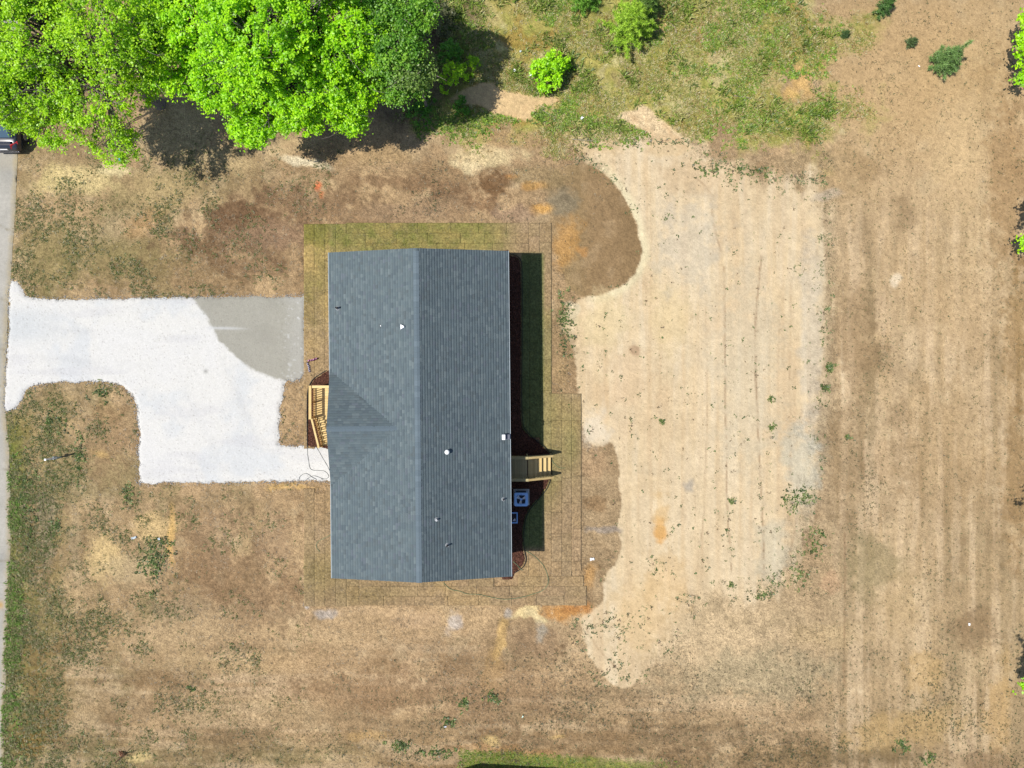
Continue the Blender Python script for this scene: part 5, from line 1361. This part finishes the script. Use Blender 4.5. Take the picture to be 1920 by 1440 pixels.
def off_limits(x, y):
    """1 where plants may grow: not on the drive, the road, the lawn or under the house"""
    ok = (sdf(x, y, POLY_DRIVE, 20) < -1) & (x > road_x(y) + 1) & (sdf(x, y, LAWN, 20) < -1)
    return ok.astype(float)
def d_left(x, y):
    m = (.35 * sstep(-x, -640, -60) + .10) * sstep(fbm(x, y, 42, 101, 5), -0.15, 0.6) * np.where(y < 280, .2, 1)
    m = m + .3 * sstep(-(x - road_x(y)), -110, -8) * sstep(fbm(x, y, 24, 141, 4), -.3, .4) * sstep(y, 790, 850)
    m = m + .4 * sstep(-(x - road_x(y)), -210, -40) * sstep(y, 330, 420) * sstep(fbm(x, y, 26, 102, 5), -.2, .5)
    return np.clip(m, 0, 1) * off_limits(x, y)
x, y = scatter(17000, d_left, (0, 250, 640, 1460), 201)
blades('grass_tufts', x, y, RNG.uniform(.05, .15, len(x)), 6, [(.06, .075, .02), (.085, .10, .03), (.11, .11, .04), (.14, .13, .06), (.065, .095, .022), (.16, .14, .075)], 'short green and olive grass tufts on the verge')
def d_verge(x, y): return sstep(-(x - road_x(y)) + 16 * fbm(x, y, 60, 140, 3), -50, 0) ** 1.8 * sstep(y, 790, 880) * np.clip(.45 + 1.3 * fbm(x, y, 34, 103, 4), 0, 1) * (x > road_x(y) - 3)
x, y = scatter(3600, d_verge, (0, 790, 90, 1460), 202); x, y = x[:2300], y[:2300]
blades('verge_grass', x, y, RNG.uniform(.08, .2, len(x)), 6, [(.06, .12, .018), (.09, .17, .022), (.12, .18, .04), (.17, .155, .07), (.20, .17, .09), (.05, .08, .018)], 'longer green grass along the road edge')
def d_bot(x, y):
    m = (.14 + .6 * sstep(fbm(x, y, 60, 104, 4), .0, .5)) * sstep(y, 1180, 1420) * np.where(y < 260, 0, 1)
    m = m + .5 * sstep(fbm(x, y, 40, 105, 4), .15, .5) * sstep(x, 1380, 1480) * sstep(y, 940, 1040) * sstep(-x, -1700, -1500)
    m = m + .5 * sstep(fbm(x, y, 38, 106, 4, sy=140), .05, .5) * sstep(x, 1530, 1580) * sstep(y, 480, 620) * sstep(-x, -1800, -1660) + .1 * sstep(x, 1530, 1600)
    m = m + .12 * sstep(fbm(x, y, 40, 107, 3), .1, .5) * sstep(y, 1140, 1200)
    m = m + .3 * sstep(fbm(x, y, 40, 107, 3), .0, .5) * (x > 560) * (x < 1060) * (y > 270) * (y < 415)
    m = m + .4 * sstep(fbm(x, y, 30, 108, 3), .0, .5) * (x > 1035) * (x < 1085) * (y > 540) * (y < 740)
    m = m + .5 * sstep(fbm(x, y, 30, 150, 4), .1, .5) * sstep(x, 1500, 1540) * sstep(-x, -1720, -1600) * (y < 400) + .35 * sstep(fbm(x, y, 30, 151, 4), .1, .5) * (x > 1560) * (y < 330)
    return np.clip(m, 0, 1) * off_limits(x, y) * (1 - .85 * (sdf(x, y, POLY_SAND, 20) > 0)) * (sdf(x, y, POLY_WET1, 20) < 0) * (sdf(x, y, POLY_WET2, 20) < 0)
x, y = scatter(15000, d_bot, (300, 0, 1930, 1460), 203)
blades('weeds', x, y, RNG.uniform(.04, .11, len(x)), 5, [(.04, .055, .02), (.06, .07, .025), (.055, .05, .03), (.08, .065, .035), (.04, .065, .025)], 'small dull weeds scattered over the dry soil')
def d_sand(x, y):
    s = sdf(x, y, POLY_SAND, 30)
    rows = np.exp(-((x - 1425) / 5) ** 2) + np.exp(-((x - 1362) / 4) ** 2) * (y > 620) + np.exp(-((x - 1482) / 9) ** 2) * (y > 560) + np.exp(-((x - 1448) / 10) ** 2) * (y > 690)
    m = .02 + .5 * sstep(fbm(x, y, 60, 110, 4), .25, .6) * sstep(-y, -420, -330) + .35 * rows * sstep(fbm(x, y, 18, 111, 3), .15, .6)
    m = m + .9 * np.exp(-((s + 4) / 14) ** 2) * (x > 1440) * sstep(fbm(x, y, 22, 112, 3), -.1, .4)
    m = m + .35 * sstep(y, 950, 1100) * sstep(fbm(x, y, 30, 113, 3), .0, .4) + .2 * sstep(fbm(x, y, 26, 114, 3), .35, .6)
    m = m + .5 * np.exp(-((s + 2) / 9) ** 2) * (y < 345)
    return np.clip(m, 0, 1) * (s > -22)
x, y = scatter(2600, d_sand, (1060, 260, 1580, 1300), 204)
blades('sand_weeds', x, y, RNG.uniform(.03, .11, len(x)) * RNG.choice([.6, 1, 1.5], len(x)), 6, [(.04, .07, .025), (.06, .10, .03), (.08, .09, .04), (.11, .08, .05), (.10, .13, .05)], 'sparse green weeds coming up through the pale sand', width=.2)
def d_brush(x, y):
    s = sdf(x, y, POLY_BRUSH, 200)
    return np.clip(sstep(s + 40 * fbm(x, y, 70, 5, 4) + 120 * fbm(x, y, 110, 145, 4), -44, 56) * (.4 + 1.2 * fbm(x, y, 40, 120, 4)), 0.0, 1) * (sdf(x, y, POLY_SANDPATCH, 20) < 1) * (sdf(x, y, POLY_TONGUE, 20) < 0)
x, y = scatter(24000, d_brush, (700, -60, 1640, 300), 205)
blades('brush_grass', x, y, RNG.uniform(.07, .20, len(x)), 6, [(.14, .16, .03), (.19, .20, .045), (.24, .225, .065), (.28, .25, .10), (.10, .14, .022), (.17, .12, .04), (.31, .28, .16)], 'tangled olive and straw coloured brush in the clearing', tilt=(.1, .8), width=.10)
def d_green(x, y):
    s = sdf(x, y, POLY_BRUSH, 200)
    m = sstep(s + 40 * fbm(x, y, 70, 5, 4) + 120 * fbm(x, y, 110, 145, 4), -44, 56) * sstep(fbm(x, y, 55, 121, 4), .05, .4)
    m = m + np.exp(-((y - 232 - 18 * np.sin(x / 90)) / 12) ** 2) * (x > 780) * (x < 1230) * .9
    m = m + sstep(fbm(x, y, 40, 122, 3), -.1, .3) * sstep(x, 1330, 1400) * sstep(-x, -1560, -1480) * (y < 250) * .8
    return np.clip(m, 0, 1) * (sdf(x, y, POLY_SANDPATCH, 20) < 1) * (sdf(x, y, POLY_TONGUE, 20) < 0)
def d_tuss(x, y): return np.clip(sstep(sdf(x, y, POLY_BRUSH, 40), 0, 30) * sstep(fbm(x, y, 44, 146, 4), -.05, .3), 0, 1) * (sdf(x, y, POLY_SANDPATCH, 20) < -6) * (sdf(x, y, POLY_TONGUE, 20) < -4)
x, y = scatter(900, d_tuss, (720, -60, 1600, 270), 209)
blades('tall_tussocks', x, y, RNG.uniform(.22, .5, len(x)), 14, [(.09, .15, .018), (.13, .19, .025), (.17, .22, .04), (.24, .23, .08), (.07, .11, .018)], 'taller rough tussocks standing in the brush', tilt=(.3, 1.35), width=.06)
x, y = scatter(9000, d_green, (720, -60, 1600, 280), 206)
blades('brush_leaves', x, y, RNG.uniform(.07, .17, len(x)), 6, [(.08, .15, .015), (.12, .20, .02), (.16, .24, .028), (.07, .11, .02)], 'green leafy undergrowth in the clearing', width=.22)
def d_low(x, y): return sstep(y - (1406 + (x - 900) * .05), -4, 8) * (x > 860) * sstep(-x, -1290, -1160)
x, y = scatter(1500, d_low, (820, 1395, 1420, 1460), 207)
blades('lawn_grass', x, y, RNG.uniform(.05, .13, len(x)), 6, [(.07, .13, .015), (.11, .17, .02), (.14, .19, .03)], 'green lawn grass by the house below')
def d_dry(x, y):
    return np.clip(.5 + .9 * fbm(x, y, 45, 130, 4), .05, 1) * off_limits(x, y) * (1 - .93 * (sdf(x, y, POLY_SAND, 20) > -4)) * (1 - .55 * sstep(x, 1520, 1600)) * (1 - .8 * (sdf(x, y, POLY_WET1, 20) > 0)) * (1 - .8 * (sdf(x, y, POLY_WET2, 20) > 0))
x, y = scatter(22000, d_dry, (0, 240, 1930, 1450), 208)
blades('dry_straw', x, y, RNG.uniform(.04, .12, len(x)), 4, [(.17, .135, .085), (.22, .175, .11), (.13, .10, .06), (.10, .075, .042), (.25, .205, .14), (.075, .06, .033)], 'dry straw and dead grass lying over the bare soil', tilt=(.03, .45), width=.10)
def d_sod(x, y):
    return (sdf(x, y, LAWN, 20) > 0) * (sdf(x, y, POLY_DRIVE, 20) < 0) * (sdf(x, y, BED_R, 20) < 0) * (sdf(x, y, BED_F, 20) < 0) * ~((x > 640) & (x < 940) & (y > 490) & (y < 1060)) * np.clip(.5 + fbm(x, y, 30, 160, 3), .15, 1)
x, y = scatter(9000, d_sod, (566, 415, 1112, 1140), 210)
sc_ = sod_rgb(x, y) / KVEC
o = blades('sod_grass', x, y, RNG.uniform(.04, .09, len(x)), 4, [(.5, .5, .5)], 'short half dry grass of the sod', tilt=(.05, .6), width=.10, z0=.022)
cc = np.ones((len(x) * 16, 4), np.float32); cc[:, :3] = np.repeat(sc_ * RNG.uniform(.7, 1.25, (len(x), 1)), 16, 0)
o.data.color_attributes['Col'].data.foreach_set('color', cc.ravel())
# denser clumps of weeds at marked places
cl = [(750, 1398, 22, 10, 60), (290, 1050, 26, 26, 130), (300, 1020, 30, 10, 50), (285, 1112, 6, 5, 14), (355, 1290, 5, 4, 10), (870, 1320, 10, 8, 24), (925, 1308, 14, 10, 30), (840, 1352, 10, 7, 18), (1485, 940, 16, 16, 60), (1510, 930, 16, 14, 50), (1447, 800, 6, 4, 14), (1446, 746, 5, 5, 12), (1372, 940, 6, 4, 12), (1555, 690, 8, 10, 26), (1548, 728, 7, 6, 18), (1370, 1095, 5, 6, 14),
      (1060, 600, 14, 50, 90), (1425, 1118, 14, 8, 30), (1590, 820, 8, 5, 14), (1240, 790, 4, 6, 8), (1530, 1020, 20, 30, 60), (1495, 1080, 20, 20, 50), (1420, 320, 40, 10, 40), (105, 985, 10, 14, 36), (50, 940, 20, 60, 120), (100, 790, 20, 30, 70), (150, 850, 8, 40, 60), (240, 930, 10, 20, 40), (190, 735, 14, 14, 30), (1690, 1400, 20, 12, 40), (1740, 1420, 20, 12, 30), (820, 1410, 30, 8, 60), (1325, 315, 40, 14, 40)]
xs = np.concatenate([RNG.normal(c[0], c[2] * .6, c[4]) for c in cl]); ys = np.concatenate([RNG.normal(c[1], c[3] * .6, c[4]) for c in cl])
blades('weed_clumps', xs, ys, RNG.uniform(.05, .2, len(xs)), 7, [(.04, .07, .02), (.06, .10, .022), (.09, .12, .035), (.12, .15, .05), (.045, .055, .02)], 'denser clumps of green weeds dotted over the lot', width=.22)
# loose stones along the gravel edge
xs = RNG.uniform(0, 650, 60000); ys = RNG.uniform(515, 915, 60000)
s = drive_sdf(xs, ys); k = (s > -6) & (s < 3) & (RNG.random(len(xs)) < np.exp(-np.abs(s) / 3)); k &= ~((xs > 600) & (ys > 838) & (ys < 900))
xs, ys = xs[k][:2600], ys[k][:2600]
n = len(xs); r = RNG.uniform(.012, .03, n)
oc = np.array([(1, 0, 0), (0, 1, 0), (-1, 0, 0), (0, -1, 0), (0, 0, .8), (0, 0, -.8)])
V = (np.stack([(xs - 960) * G, (720 - ys) * G, np.full(n, .012)], -1)[:, None] + oc[None] * r[:, None, None] * RNG.uniform(.7, 1.3, (n, 6, 1))).reshape(-1, 3)
fo = np.array([(0, 1, 4), (1, 2, 4), (2, 3, 4), (3, 0, 4), (1, 0, 5), (2, 1, 5), (3, 2, 5), (0, 3, 5)])
F = (np.arange(n)[:, None, None] * 6 + fo[None]).reshape(-1, 3)
o = mesh_np('loose_gravel', V, F, M_GRAVEL, np.repeat(lin((236, 236, 236))[None] * RNG.uniform(.7, 1.05, (n, 1)), 6, 0) / KVEC)
tag(o, 'loose white stones along the driveway edge', kind='stuff')

# ------------------------------------------------------------------ litter and fallen wood
def scrap(px, py, w, h, c, label, name='paper_scrap', cat='litter', rot=None):
    b = MB(); n = 5; pr = random.Random(int(px * 7 + py)); V = []; F = []
    for j in range(n):
        for i in range(n):
            V.append(((i / (n - 1) - .5) * w * (1 + .3 * pr.uniform(-1, 1)), (j / (n - 1) - .5) * h * (1 + .3 * pr.uniform(-1, 1)), .05 + pr.uniform(0, .05)))
    for j in range(n - 1):
        for i in range(n - 1): F.append((j * n + i, j * n + i + 1, (j + 1) * n + i + 1, (j + 1) * n + i))
    b.add(V, F); o = b.build(name, flat('scrap', c, .7, var=.08)); o.location = (*W(px, py), 0); o.rotation_euler = (0, 0, pr.uniform(0, 6.28))
    m = o.modifiers.new('thick', 'SOLIDIFY'); m.thickness = .006
    tag(o, label, cat)
WH = (.75, .76, .77)
scrap(226, 298, .22, .16, (.10, .36, .62), 'bright blue scrap under the lower bough of the left tree', 'plastic_scrap')
scrap(218, 126, .25, .12, (.08, .32, .45), 'small blue scrap glimpsed on the soil between the tree limbs', 'plastic_scrap')
scrap(1091, 222, .16, .12, WH, 'white scrap on the grass right of the sand patch')
scrap(965, 133, .16, .12, WH, 'white scrap in the brush left of the round bush')
scrap(995, 141, .10, .16, WH, 'small white scrap touching the left side of the round bush')
scrap(976, 97, .10, .10, (.6, .68, .72), 'tiny pale scrap in the brush above the white one')
scrap(1110, 1048, .22, .14, WH, 'white scrap on the damp sand right of the brown sod')
scrap(252, 1008, .30, .12, (.40, .45, .48), 'crumpled silver scrap among weeds in the lower left lot', 'foil_scrap')
scrap(299, 1010, .12, .11, (.45, .52, .56), 'small silver scrap right of the crumpled one', 'foil_scrap')
scrap(1722, 125, .10, .07, WH, 'tiny white scrap left of the lone pine')
scrap(1816, 1170, .10, .14, WH, 'tiny white scrap on the tan soil near the lower right')
scrap(835, 1362, .14, .07, (.6, .62, .7), 'pale lavender scrap near the bottom edge')
scrap(980, 1343, .12, .06, (.55, .7, .62), 'pale mint scrap on the soil near the bottom edge')
def stick(pts, r, label, mat=M_TWIG, name='fallen_branch'):
    P = [W3(a, b_, 0, .03 + .01 * (i % 2)) for i, (a, b_) in enumerate(smooth_poly(pts, 4, False))]
    o = MB().tube(P, [r * (1 - .6 * i / len(P)) for i in range(len(P))], 6).build(name, mat, smooth=True); return tag(o, label, 'branch')
stick([(1073, 261), (1092, 263), (1108, 264), (1119, 267)], .03, 'pale stick lying at the top edge of the sand')
stick([(1376, 180), (1392, 182), (1406, 184)], .025, 'thin pale stick lying in the brush')
stick([(1268, 62), (1264, 50), (1250, 40)], .03, 'thin grey stick right of the bushy pine')
stick([(1015, 205), (1030, 215), (1045, 222)], .022, 'thin pale stick below the round bush')
fb = thing('fallen_branch', (*W(233, 1417), 0), 'forked dark branch with rusty dry leaves near the bottom left', 'branch')
def lp(a, b_, z): 
    w = W3(a, b_, 0, z); return w - fb.location
b = MB(); b.tube([lp(216, 1430, .04), lp(226, 1421, .10), lp(234, 1413, .22), lp(242, 1410, .20)], [.02, .03, .035, .012], 6)
b.tube([lp(232, 1415, .2), lp(238, 1406, .26), lp(244, 1401, .3)], [.02, .014, .008], 6); b.tube([lp(234, 1413, .22), lp(246, 1410, .34), lp(254, 1407, .4)], [.022, .014, .006], 6)
b.build('wood', flat('dark bark', (.06, .035, .02), .9, var=.3), fb)
c0 = np.array(lp(229, 1411, .16)); V, F, C = crown_from_clumps(np.array([[*c0, .16], [*np.array(lp(232, 1413, .18)), .12]]), 40, .09, [(.16, .06, .03), (.24, .10, .05), (.30, .15, .09)], seed=5)
mesh_np('dry_leaves', V, F, M_LEAF, C, parent=fb)

# ------------------------------------------------------------------ neighbouring house just below the picture (its shadow shows)
eave = [(845, 1446), (1150, 1464), (1128, 1800), (720, 1780), (700, 1488)]
nb = thing('neighbour_house', (*W(930, 1620), 0), 'neighbouring house below the bottom edge seen only by its black shadow', 'house')
E = [Vector(W3(*p, 0, 3.2)) - nb.location for p in eave]
cx = sum((e for e in E), Vector()) / len(E); top = Vector((cx.x, cx.y, 4.6))
rd = [e.lerp(top, .0) for e in E]
b = MB(); n = len(E)
hi = [e.lerp(top, .62) for e in E]
b.add([tuple(e) for e in E] + [tuple(h_) for h_ in hi] + [(e.x, e.y, 3.0) for e in E],
      [((i + 1) % n, i, n + i, n + (i + 1) % n) for i in range(n)] + [tuple(range(n, 2 * n))[::-1]] + [(i, (i + 1) % n, 2 * n + (i + 1) % n, 2 * n + i) for i in range(n)] + [tuple(range(2 * n, 3 * n))])
b.build('roof', flat('dark grey roof shingles', (.06, .065, .07), .9, var=.25, scale=6), nb)
b = MB(); inn = [cx.lerp(e, .93) for e in E]
b.add([(e.x, e.y, 3.05) for e in inn] + [(e.x, e.y, 0) for e in inn], [(i, (i + 1) % n, n + (i + 1) % n, n + i) for i in range(n)])
b.build('wall', M_SIDING, nb)
